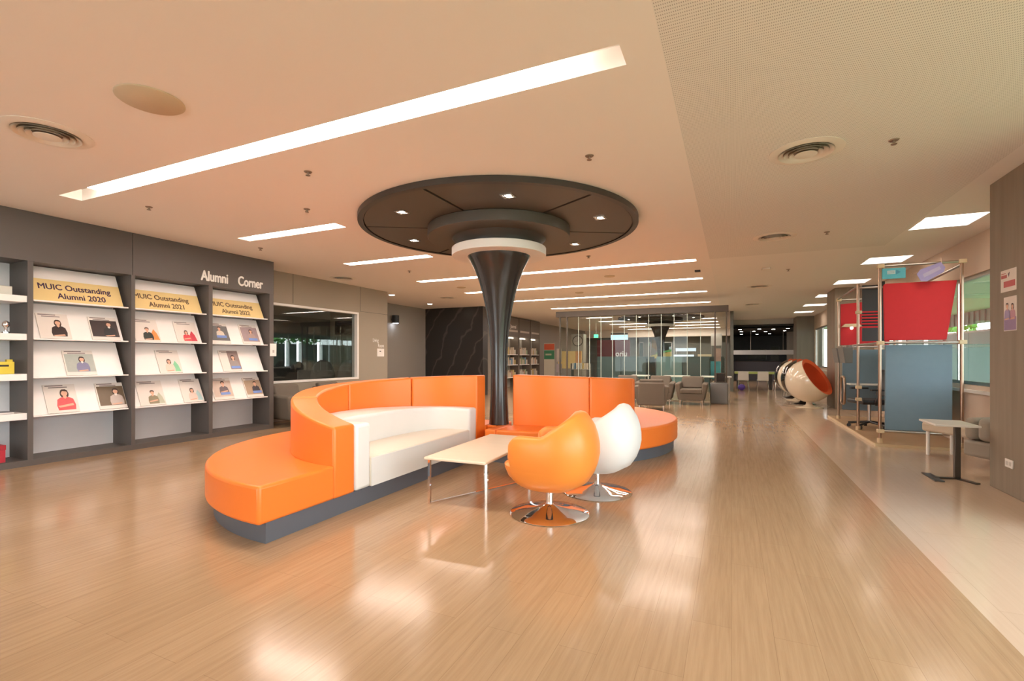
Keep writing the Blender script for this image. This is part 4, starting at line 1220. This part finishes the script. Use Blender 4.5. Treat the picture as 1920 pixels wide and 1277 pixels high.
# ------------------------------------------------------------------ ball chairs
def make_ball(shell_mat, label):
    t = thing('ball_chair', label, 'chair', group='ball chairs in a row by the windows')
    Ro, Ri = .53, .485
    A = math.acos(.20 / Ro)                                   # polar angle of the opening
    def shell(r, a0, a1, k=16):
        return [(r * math.sin(a0 + (a1 - a0) * i / k), r * math.cos(a0 + (a1 - a0) * i / k)) for i in range(k + 1)]
    rot = Matrix.Translation((0, 0, .665)) @ Matrix.Rotation(R(-30), 4, 'Z') @ Matrix.Rotation(R(58), 4, 'Y')
    p = MB(); p.M = rot; p.lathe(shell(Ro, PI, A) + [(Ri + .02, .215)], 48, close=False); p.build('shell', shell_mat, t, smooth=60)
    p = MB(); p.M = rot; p.lathe([(Ri + .02, .215), (Ri - .02, .205)] + shell(Ri - .03, A - .02, PI), 48, close=False); p.build('lining', pmat('orange ball lining', (.75, .12, .03), .7, var=.05), t, smooth=60)
    p = MB(); p.lathe([(.30, 0), (.31, .008), (.30, .018), (.15, .035), (.08, .07), (.065, .11), (.075, .16), (.0, .17)], 40, close=False); p.build('pedestal', shell_mat, t, smooth=50)
    p = MB(); p.M = rot; p.sphere((0, 0, -.20), .36, .36, .16, 24, 10); p.build('seat_cushion', MATS['orange ball lining'], t, smooth=80)
    return t
IVORY = pmat('ivory gloss shell', (.78, .68, .52), .12, var=.02, coat=.5)
BROWNG = pmat('black gloss shell', (.018, .013, .011), .08, var=.05, coat=.5)
for y, m, lab in ((13.95, IVORY, 'nearest ivory ball chair with orange lining'), (15.05, BROWNG, 'black ball chair right behind the nearest ivory one'),
                  (16.15, IVORY, 'second ivory ball chair, between the two black ones'), (17.25, BROWNG, 'black ball chair at the far end of the row')):
    b = make_ball(m, lab); b.location = (1.75, y, 0)

# ------------------------------------------------------------------ glass partition portal across the room
t = thing('glass_partition', 'freestanding glass partition with a dark top beam across the far part of the hall', 'partition', (-2.6, 14.4, 0))
def gp(mb, name, mat, **k):
    mb.v = [(x + 2.6, y - 14.4, z) for x, y, z in mb.v]
    return mb.build(name, mat, t, **k)
BEAM = pmat('dark bronze beam', (.085, .068, .05), .45, var=.06)
p = MB(); p.box(-5.05, -.08, 14.4, 14.62, 2.51, 2.68); gp(p, 'top_beam', BEAM, bevel=.004)
for x in (-4.93, -4.70, -.42, -.13):
    p = MB(); p.box(x - .018, x + .018, 14.42, 14.50, 0, 2.51); gp(p, 'post', BEAM)
JOINT = pmat('polished glass edge', (.62, .74, .66), .15, var=.03)
N_ = 12
for k in range(N_):
    a, b = -4.68 + 4.24 * k / N_, -4.68 + 4.24 * (k + 1) / N_
    p = MB(); p.box(a + .0075, b - .0075, 14.455, 14.463, .02, 2.505); o = gp(p, 'glass_panel', GLASS)
    if k < N_ - 1:
        p = MB(); p.box(b - .007, b + .007, 14.450, 14.468, .02, 2.505); gp(p, 'edge_joint', JOINT)
for a, b in ((-4.91, -4.72), (-.40, -.15)):
    p = MB(); p.box(a, b, 14.455, 14.463, .02, 2.505); gp(p, 'glass_panel', GLASS)
p = MB(); p.box(-4.70, -.42, 14.44, 14.48, 0, .02); gp(p, 'bottom_channel', STEEL)
t = thing('gate_box', 'slate grey gate box at the end of the glass partition', 'cabinet', (-.31, 14.18, 0))
p = MB(); p.box(-.22, .22, -.2, .2, 0, .56); p.build('housing', pmat('slate gate housing', (.16, .165, .165), .5), t, bevel=.03, seg=3)
t = thing('gate_screen', 'dark screen box standing on the slate gate box', 'screen', (-.28, 14.18, .56))
p = MB(); p.box(-.11, .13, -.05, .05, 0, .27); p.build('casing', pmat('dark olive casing', (.07, .06, .05), .5), t, bevel=.008)
p = MB(); p.box(-.09, .11, -.054, -.05, .03, .25); p.build('screen', MATS['dark screen'], t)

# reading tables behind the glass
def table(name, label, x0, x1, y, h, topm, group):
    t = thing(name, label, 'table', ((x0 + x1) / 2, y, 0), group=group); l = (x1 - x0) / 2
    p = MB(); p.box(-l, l, -.35, .35, h - .03, h); p.build('tabletop', topm, t, bevel=.005)
    for sx in (-1, 1):
        for sy in (-1, 1):
            p = MB(); p.cyl((sx * (l - .06), sy * .29, 0), (sx * (l - .06), sy * .29, h - .03), .018, n=10); p.build('leg', STEEL, t, smooth=40)
    return t
table('reading_table', 'white reading table behind the glass near the orange backrest', -2.95, -2.40, 15.7, .68, TOPWHITE, 'white reading tables behind the glass')
table('reading_table', 'white reading table behind the glass, middle one of three', -1.95, -1.18, 15.7, .68, TOPWHITE, 'white reading tables behind the glass')
table('reading_table', 'white reading table behind the glass next to the gate box', -.85, .0, 15.7, .68, TOPWHITE, 'white reading tables behind the glass')

# study carrels with teal dark screens
TEAL = pmat('dark teal screen', (.05, .085, .085), .6, var=.08)
TEAL2 = pmat('mid teal screen', (.11, .20, .20), .6, var=.08)
def carrel(label, x, y, m, w=.9):
    t = thing('study_carrel', label, 'desk', (x, y, 0), group='study carrels behind the glass')
    p = MB(); p.box(-w / 2, w / 2, -.03, 0, .25, 1.28); p.build('back_screen', m, t)
    for s_ in (-1, 1):
        p = MB(); p.box(s_ * w / 2 - .015, s_ * w / 2 + .015, 0, .6, 0, 1.20); p.build('side_screen', m, t)
    p = MB(); p.box(-w / 2 + .015, w / 2 - .015, 0, .6, .70, .73); p.build('desk_top', TOPWHITE, t)
for i, (x, y, m) in enumerate(((-4.35, 18.6, TEAL), (-3.40, 18.6, TEAL), (-2.10, 18.6, TEAL2), (-1.18, 18.6, TEAL), (-4.6, 22.3, TEAL), (-3.6, 22.3, TEAL), (-1.75, 22.3, TEAL2), (-.75, 22.3, TEAL))):
    carrel(['dark teal study carrel, first of the front row behind the glass', 'dark teal study carrel beside the far column in the front row', 'lighter teal study carrel in the front row', 'dark teal study carrel at the gate end of the front row',
            'dark teal study carrel, first of the back row', 'dark teal study carrel just past the far column, back row', 'lighter teal study carrel in the back row', 'dark teal study carrel at the gate end of the back row'][i], x, y, m)
# screens and boards deeper in
def board(name, label, cat, x, y, z, w, h, m, d=.03, leg=True, m2=STEEL):
    t = thing(name, label, cat, (x, y, 0 if leg else z))
    o = z if leg else 0
    p = MB(); p.box(0, w, -d, 0, o, o + h); p.build('board', m, t)
    if leg:
        for q in (.03, w - .03):
            p = MB(); p.cyl((q, -d / 2, 0), (q, -d / 2, o), .015, n=8); p.build('leg', m2, t, smooth=40)
            p = MB(); p.box(q - .02, q + .02, -.2, .2, 0, .02); p.build('foot', m2, t)
    return t
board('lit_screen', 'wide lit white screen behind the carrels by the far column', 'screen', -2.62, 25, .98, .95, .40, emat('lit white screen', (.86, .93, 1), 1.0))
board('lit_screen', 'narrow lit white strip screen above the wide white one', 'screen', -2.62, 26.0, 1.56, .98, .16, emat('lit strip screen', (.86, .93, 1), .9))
board('pinboard', 'cream pin board to the gate side of the lit white screens', 'board', -1.50, 25, 1.0, .62, .40, pmat('cream board', (.66, .60, .42), .6))
board('door_sign', 'pale square board high beside the cafe wall', 'board', -.98, 27, 1.85, .52, .62, pmat('pale board', (.55, .54, .50), .6))
board('teal_poster', 'turquoise standing poster at the end of the carrels', 'poster', -.72, 19.6, .45, .35, .65, pmat('turquoise poster', (.05, .30, .34), .5, var=.5, scale=3))
board('card_rack', 'pink card rack by the dark cafe wall', 'rack', -.60, 20.6, .25, .22, 1.35, pmat('pink rack', (.50, .34, .28), .6, var=.3, scale=6))
board('low_cabinet', 'yellow cabinet between the carrels', 'cabinet', -3.55, 20.3, .0, .45, .85, pmat('mustard cabinet', (.55, .40, .14), .6), d=.3, leg=False)
t = board('maroon_sign', 'maroon wall sign with pale letters behind the glass', 'sign', -6.1, 23.6, 1.15, 1.62, .95, pmat('maroon board', (.10, .012, .014), .5))
text_obj('lettering', 'oriu', .38, pmat('pale sign letters', (.62, .60, .56), .5), t, sx=.9, bold=.008, local=Matrix(((1, 0, 0, .92), (0, 0, -1, -.034), (0, 1, 0, 1.30), (0, 0, 0, 1))))
t = board('wall_screen', 'lit blue-white screen above the maroon sign', 'screen', -5.55, 24.2, 1.75, .85, .62, emat('lit screen', (.55, .75, .85), 1.2))
p = MB(); p.box(0, .85, -.035, -.03, 2.40, 2.46); p.build('frame_top', BLACK, t)
t = board('mint_screen', 'mint green floor screen under the maroon sign', 'screen', -5.5, 24.6, .15, 2.6, 1.0, pmat('mint screen', (.10, .24, .18), .5, var=.15))
# graphic on the far wall
t = thing('wall_mural', 'mustard and green slanting mural on the far library wall', 'mural', (0, 30.99, 0))
for poly, col in (([(-5.0, 0.6), (-3.35, 0.6), (-3.35, 1.6), (-4.0, 1.55), (-5.0, 1.2)], (.36, .33, .12)), ([(-4.55, 1.9), (-4.02, 1.5), (-4.02, 2.2), (-4.55, 2.4)], (.17, .12, .06)), ([(-4.4, 1.36), (-3.35, 1.62), (-3.35, 1.75), (-4.2, 1.55)], (.10, .32, .10))):
    pp_ = xz(poly, -.012, 0); pp_.build('painted_shape', ink(*col), t)
# grey pillar with clock, notices and books near the left side
mb = MB(); mb.box(-6.95, -6.35, 22.0, 22.5, 0, 2.35); struct(mb.build('pillar_library', pmat('pale grey pillar', (.42, .40, .34), .6)))
t = thing('wall_clock', 'round thin-rimmed clock on the pale pillar behind the glass', 'clock', mat=frontframe(-6.62, 22.0, 2.02))
p = MB(); p.lathe([(.225, 0), (.25, 0), (.25, .03), (.225, .03)], 36, close=False); p.build('rim', BLACK, t, smooth=40)
p = MB(); p.lathe([(0, .001), (.226, .001), (.226, .008), (0, .008)], 36, close=False); p.build('face', pmat('clock face', (.5, .46, .4), .5), t, smooth=40)
p = MB(); p.box(-.15, .01, -.006, .006, .009, .012); p.box(-.006, .006, 0, .11, .0125, .015); p.build('hands', BLACK, t)
t = thing('exit_sign', 'small green lit exit sign hanging behind the glass', 'sign', (-6.0, 23.0, 2.2))
p = MB(); p.box(-.10, .10, -.03, .03, 0, .16); p.build('casing', emat('exit green', (.1, .9, .3), 2.5), t)
p = MB(); p.cyl((0, 0, .16), (0, 0, HC - 2.2), .012, n=8); p.build('hanger', STEEL, t, smooth=40)
t = thing('book_cart', 'book cart loaded with pale books behind the glass', 'cart', (-5.6, 19.2, 0))
for z in (.25, .75):
    p = MB(); p.box(-.42, .42, -.2, .2, z, z + .025); p.build('shelf', STEEL, t)
for sx in (-1, 1):
    p = MB(); p.box(sx * .42 - .012, sx * .42 + .012, -.2, .2, .06, 1.0); p.build('side_panel', STEEL, t)
for sx in (-1, 1):
    for sy in (-1, 1):
        p = MB(); p.cyl((sx * .38 - .01, sy * .16, .035), (sx * .38 + .01, sy * .16, .035), .035, n=12); p.cyl((sx * .38, sy * .16, .05), (sx * .38, sy * .16, .25), .01, n=8); p.build('caster', BLACK, t, smooth=40)
BCOL = [(.62, .52, .40), (.55, .34, .24), (.66, .62, .54), (.20, .34, .48), (.58, .44, .18), (.50, .48, .44), (.36, .44, .26), (.60, .20, .12), (.70, .60, .48)]
BNAM = ['tan', 'rust brown', 'off-white', 'blue', 'ochre', 'grey', 'olive green', 'red', 'cream']
ORD = ['first', 'second', 'third', 'fourth', 'fifth', 'sixth', 'seventh', 'eighth', 'ninth']
books = []
def book(label, group, x, y, z, rz, ci, w=.035, d=.19, h=.25):
    t = thing('library_book', label, 'book', (x, y, z), rz, group=group)
    p = MB(); p.box(-d / 2, d / 2 - .004, -w / 2 + .004, w / 2 - .004, .004, h - .004); p.build('pages', PAPER, t)
    p = MB(); p.box(-d / 2, d / 2, -w / 2, -w / 2 + .004, 0, h); p.box(-d / 2, d / 2, w / 2 - .004, w / 2, 0, h); p.box(d / 2 - .004, d / 2, -w / 2, w / 2, 0, h); p.build('cover', ink(*BCOL[ci]), t)
    return t
for k in range(8):
    ci = [2, 3, 8, 5, 2, 4, 8, 0][k]
    book('%s book on the cart top behind the glass, %s along' % (BNAM[ci], ORD[k]), 'books on the cart', -5.6 - .34 + .085 * k, 19.2 - .05, .775, -PI / 2, ci, .06, .19, .24)

# ------------------------------------------------------------------ library display shelves in the far left aisle
SHX = -8.2
HEADS = ['Journal', None, None]
for bi, (a, b) in enumerate(((17.3, 18.66), (18.70, 19.93), (19.97, 21.12))):
    t = thing('library_shelf', ['tall brown magazine shelf headed Journal beside the column', 'tall brown magazine shelf, middle one beyond the column', 'tall brown magazine shelf nearest the red and green banner'][bi], 'bookshelf', (-8.59, (a + b) / 2, 0), group='library magazine shelves')
    l = (b - a) / 2
    BR = pmat('brown shelf laminate', (.15, .12, .095), .5, var=.06)
    for s_ in (-1, 1):
        p = MB(); p.box(0, .39, s_ * l - (.05 if s_ > 0 else 0), s_ * l + (.05 if s_ < 0 else 0), 0, 2.1); p.build('upright', BR, t)
    p = MB(); p.box(0, .39, -l, l, 2.1, HC - .03); p.build('header_panel', BR, t)
    p = MB(); p.box(0, .012, -l + .05, l - .05, 0, 2.1); p.build('back_panel', pmat('shelf back grey', (.33, .31, .27), .5), t)
    for z in (.40, .92, 1.34):
        p = MB(); p.box(.012, .37, -l + .05, l - .05, z, z + .025); p.build('shelf', WBOARD, t)
    p = MB(); p.box(.15, .19, -l + .1, l - .1, 2.04, 2.08); p.build('shelf_lamp', emat('shelf lamp', (1, .86, .66), 5), t)
    if HEADS[bi]:
        text_obj('lettering', HEADS[bi], .22, WHITE, t, sx=.9, bold=.004, local=Matrix(((0, 0, 1, .391), (1, 0, 0, -.15), (0, 1, 0, 2.45), (0, 0, 0, 1))))
    p = MB(); p.box(.39, .394, -l + .12, l - .12, 2.30, 2.38); p.build('printed_strip', pmat('pale printed strip', (.55, .48, .40), .5), t)
    for zi, z in enumerate((.426, .946, 1.366)):
        nb = 7
        for k in range(nb):
            ci = random.choice([0, 0, 2, 8, 8, 1, 3 if zi == 1 else 2, 4, 5, 7 if bi == 0 else 6])
            y = a + .12 + (b - a - .24) * (k + .5) / nb
            book('%s publication, %s along the %s shelf, %s' % (BNAM[ci], ORD[k], ['lowest', 'middle', 'top'][zi], ['shelf headed Journal', 'middle magazine shelf', 'shelf next to the banner'][bi]),
                 'publications on the library shelves', -8.34, y, z, 0, ci, .11, .12, .20 + .05 * ((k * 7 + zi * 3) % 3))
t = thing('rollup_banner', 'red and green topped white roll-up banner past the magazine shelves', 'banner', (-8.02, 21.32, 0))
p = MB(); p.box(-.08, .52, -.1, .1, 0, .06); p.build('base', STEEL, t)
p = MB(); p.box(-.04, .48, -.006, .006, .06, 1.9); p.build('sheet', pmat('banner white', (.66, .60, .48), .5), t)
p = MB(); p.box(-.035, .475, -.010, -.006, 1.60, 1.88); p.build('printed_red', ink(.60, .10, .04), t)
p = MB(); p.box(-.035, .475, -.010, -.006, 1.16, 1.58); p.build('printed_green', ink(.05, .22, .11), t)
p = MB(); p.box(.03, .33, -.0125, -.010, 1.34, 1.42); p.build('printed_strip', ink(.50, .50, .36), t)
p = MB(); p.cyl((.22, .04, .06), (.22, .04, 1.9), .01, n=8); p.build('pole', STEEL, t, smooth=40)
t = board('notice_board', 'yellow standing notice board behind the glass corner', 'notice board', -7.50, 21.76, .72, 1.15, .82, YELLOWP)
p = MB(); p.box(.85, 1.13, -.036, -.03, .85, 1.54); p.build('printed_strip', ink(.66, .36, .16), t)
t = thing('leaflet_stand', 'slim stand with pale leaflets beside the yellow notice board', 'stand', (-7.28, 21.25, 0))
p = MB(); p.cyl((0, 0, .02), (0, 0, 1.35), .015, n=10); p.build('pole', STEEL, t, smooth=40)
p = MB(); p.lathe([(0, 0), (.16, 0), (.16, .02), (0, .02)], 20, close=False); p.build('base', STEEL, t, smooth=40)
p = MB(); p.box(-.12, .12, -.03, -.018, 1.05, 1.65); p.build('holder', pmat('leaflet paper', (.62, .54, .46), .5), t)
p = MB(); p.box(-.13, .13, -.032, -.02, .55, .95); p.build('holder', ink(.46, .40, .42), t)

# ------------------------------------------------------------------ cafe beyond the opening
t = thing('hanging_beam', 'long white beam hung across the dark cafe', 'beam', (1.25, 26.5, 1.38))
p = MB(); p.box(-1.18, 1.6, -.08, .08, 0, .22); p.build('beam_body', pmat('cool white beam', (.70, .74, .78), .4), t, bevel=.004)
for x in (-.4, 1.0):
    p = MB(); p.cyl((x, 0, .22), (x, 0, 1.17), .012, n=8); p.build('hanger', STEEL, t, smooth=40)
t = thing('service_counter', 'slate service counter behind the lime table', 'counter', (1.3, 30.0, 0))
p = MB(); p.box(-1.2, 1.4, -.3, .3, 0, 1.02); p.build('counter_body', pmat('slate counter', (.20, .20, .25), .5), t)
p = MB(); p.box(-1.22, 1.42, -.33, .33, 1.02, 1.06); p.build('counter_top', DARK, t)
t = thing('lime_table', 'long table with lime green edge in the cafe', 'table', (1.02, 21.35, 0))
p = MB(); p.box(-.92, .92, -.32, .32, .645, .68); p.build('tabletop', TOPWHITE, t)
p = MB(); p.box(-.92, .92, -.332, -.32, .60, .685); p.build('edge_band', pmat('lime edge', (.48, .60, .18), .5), t)
for x in (-.8, .35, .8):
    p = MB(); p.box(x - .05, x + .05, -.2, .2, 0, .645); p.build('leg', DARK, t)
def cafe_chair(label, x, y, rz):
    t = thing('cafe_chair', label, 'chair', (x, y, 0), rz, group='white cafe chairs')
    p = MB(); p.box(-.19, .19, -.19, .19, .36, .385); p.build('seat', WHITE, t, bevel=.01)
    p = MB(); hexa(p, [(-.19, -.21, .385), (.19, -.21, .385), (.19, -.19, .385), (-.19, -.19, .385)], [(-.18, -.25, .70), (.18, -.25, .70), (.18, -.23, .70), (-.18, -.23, .70)]); p.build('backrest', WHITE, t, bevel=.008)
    for sx in (-1, 1):
        for sy in (-1, 1):
            p = MB(); p.cyl((sx * .15, sy * .15, .36), (sx * .2, sy * .2, 0), .012, n=8); p.build('leg', CHROME, t, smooth=40)
cafe_chair('white cafe chair with chrome legs nearer the glass portal', .40, 20.6, 0)
cafe_chair('white cafe chair with chrome legs at the middle of the lime table', 1.07, 20.6, 0)
cafe_chair('white cafe chair with chrome legs nearest the ball chairs', 1.65, 20.75, R(6))
t = thing('shoulder_bag', 'violet blue bag on the floor by a cafe chair', 'bag', (.34, 20.15, 0))
p = MB(); p.sphere((0, 0, .12), .13, .08, .12, 16, 10); p.build('bag_body', ink(.12, .07, .46), t, smooth=80)
p = MB(); p.tube([(-.08, 0, .2), (-.06, 0, .28), (.06, 0, .28), (.08, 0, .2)], .01, 8); p.build('strap', BLACK, t, smooth=60)
CL = [(.35, 25.0), (1.15, 24.9), (1.75, 25.3), (2.3, 24.9), (.45, 27.0), (1.0, 26.9), (1.55, 27.4), (2.35, 27.0), (.5, 30), (1.3, 30.5), (1.9, 30)]
for k, (x, y) in enumerate(CL):
    t = thing('cafe_downlight', 'round downlight in the dark cafe ceiling, %s row, %s across' % (ORD[0 if k < 4 else 1 if k < 8 else 2], ORD[k if k < 4 else k - 4 if k < 8 else k - 8]), 'downlight', (x, y, 2.55), group='cafe downlights')
    p = MB(); p.lathe([(.07, -.002), (.09, -.002), (.09, .0), (.07, .0)], 20, close=False); p.build('bezel', STEEL, t, smooth=40)
    p = MB(); p.lathe([(0, -.0035), (.07, -.0035), (.07, -.001), (0, -.001)], 20, close=False); p.build('lens', emat('cafe lamp', (1, .95, .85), 22), t, smooth=40)

# ------------------------------------------------------------------ ceiling fittings
def vent(label, x, y, r=.27):
    t = thing('ceiling_vent', label, 'ceiling vent', (x, y, HC), group='round ceiling vents')
    p = MB(); p.lathe([(r * .74, -.012), (r * .80, -.014), (r, -.004), (r, -.0005), (r * .74, -.0005)], 48, close=False); p.build('flange', VENT, t, smooth=50)
    p = MB(); p.lathe([(0, -.0012), (r * .76, -.0012), (r * .76, -.0006), (0, -.0006)], 40, close=False); p.build('throat', pmat('vent throat', (.30, .24, .18), .7), t)
    for k, q in enumerate((.62, .48, .34)):
        p = MB(); p.lathe([(r * (q + .12), -.016 - .003 * k), (r * q, -.004), (r * (q - .015), -.004), (r * (q + .10), -.022 - .003 * k)], 40, close=False); p.build('vent_ring', VENT, t, smooth=50)
    p = MB(); p.lathe([(0, -.034), (r * .30, -.030), (r * .30, -.026), (0, -.026)], 32, close=False); p.build('hub', VENT, t, smooth=40)
vent('round ceiling vent in the perforated ceiling, nearest the camera', .55, 4.57)
vent('round ceiling vent in the perforated ceiling behind the nearer one', .54, 7.62)
vent('flat-looking round ceiling vent far along the aisle ceiling', .59, 12.8)
vent('round ceiling vent farthest along the aisle ceiling', .59, 17.0)
vent('round ceiling vent above the near end of the bookcase', -4.67, 1.84)
vent('round ceiling vent beside the living room wall', -7.5, 7.8)
vent('round ceiling vent near the hall entrance', -7.3, 11.6)
def cover(label, x, y, r):
    t = tag(None or MB().lathe([(0, -.012), (r * .96, -.012), (r, -.006), (r, -.0005), (0, -.0005)], 40, close=False).build('speaker_cover', pmat('speaker cover tan', (.58, .47, .32), .7), smooth=40), label, 'ceiling speaker', 'round ceiling speaker covers')
    t.location = (x, y, HC)
cover('plain tan round cover in the ceiling near the longest strip light', -3.45, 1.88, .19)
cover('small round cover in the ceiling left of the black column shaft', -5.9, 10.0, .11)
cover('small round cover in the ceiling right of the black column shaft', -2.3, 9.9, .11)
cover('small round cover behind the second strip past the canopy', -3.6, 12.1, .11)
def sprinkler(label, x, y):
    t = thing('sprinkler', label, 'sprinkler', (x, y, HC), group='ceiling sprinklers')
    p = MB(); p.lathe([(0, -.008), (.03, -.008), (.036, -.0005), (0, -.0005)], 20, close=False); p.build('escutcheon', pmat('sprinkler steel', (.30, .22, .16), .4, .6), t, smooth=40)
    p = MB(); p.lathe([(0, -.03), (.008, -.03), (.010, -.008), (0, -.008)], 12, close=False); p.build('body', MATS['sprinkler steel'], t, smooth=40)
    p = MB(); p.lathe([(0, -.036), (.02, -.036), (.02, -.030), (0, -.030)], 16, close=False); p.build('deflector', MATS['sprinkler steel'], t, smooth=40)
for x, y, lab in ((-3.49, 3.2, 'sprinkler between the longest strip light and the canopy'), (-4.38, 4.0, 'sprinkler by the short strip light near the canopy edge'),
                  (-5.92, 3.21, 'sprinkler between the longest strip and the bookcase header'), (-6.59, 5.13, 'sprinkler above the end of the bookcase'),
                  (-1.08, 3.92, 'sprinkler on the plain ceiling just before the canopy'), (1.14, 4.61, 'sprinkler beside the nearest round vent in the perforated ceiling'),
                  (1.16, 7.62, 'sprinkler beside the second round vent of the aisle'), (-5.7, 7.69, 'sprinkler between the canopy and the living room wall'),
                  (-2.16, 7.79, 'sprinkler just behind the canopy'), (.98, 10.55, 'sprinkler over the aisle ceiling level with the pod'), (-5.9, 12.2, 'sprinkler deep in the hall ceiling near the stone wall')):
    sprinkler(lab, x, y)
def small(name, label, cat, x, y, s, m):
    o = MB(); o.box(-s, s, -s, s, -.03, -.0005); o = o.build(name, m, bevel=.004); o.location = (x, y, HC); tag(o, label, cat)
small('ceiling_sensor', 'small black square sensor near the end of a long strip light', 'sensor', -.60, 9.95, .05, BLACK)
small('ceiling_sensor', 'pale square sensor in the aisle ceiling past the second vent', 'sensor', .59, 10.25, .07, VENT)
for x, y, lab in ((-8.33, 10.45, 'small lit downlight in the hall ceiling nearer the living room wall'), (-8.65, 12.73, 'small lit downlight in the hall ceiling before the stone wall')):
    t = thing('ceiling_downlight', lab, 'downlight', (x, y, HC), group='hall downlights')
    p = MB(); p.lathe([(.075, -.006), (.10, -.006), (.10, -.0005), (.075, -.0005)], 24, close=False); p.build('bezel', WHITE, t, smooth=40)
    p = MB(); p.lathe([(0, -.004), (.075, -.004), (.075, -.001), (0, -.001)], 24, close=False); p.build('lens', SPOT, t, smooth=40)
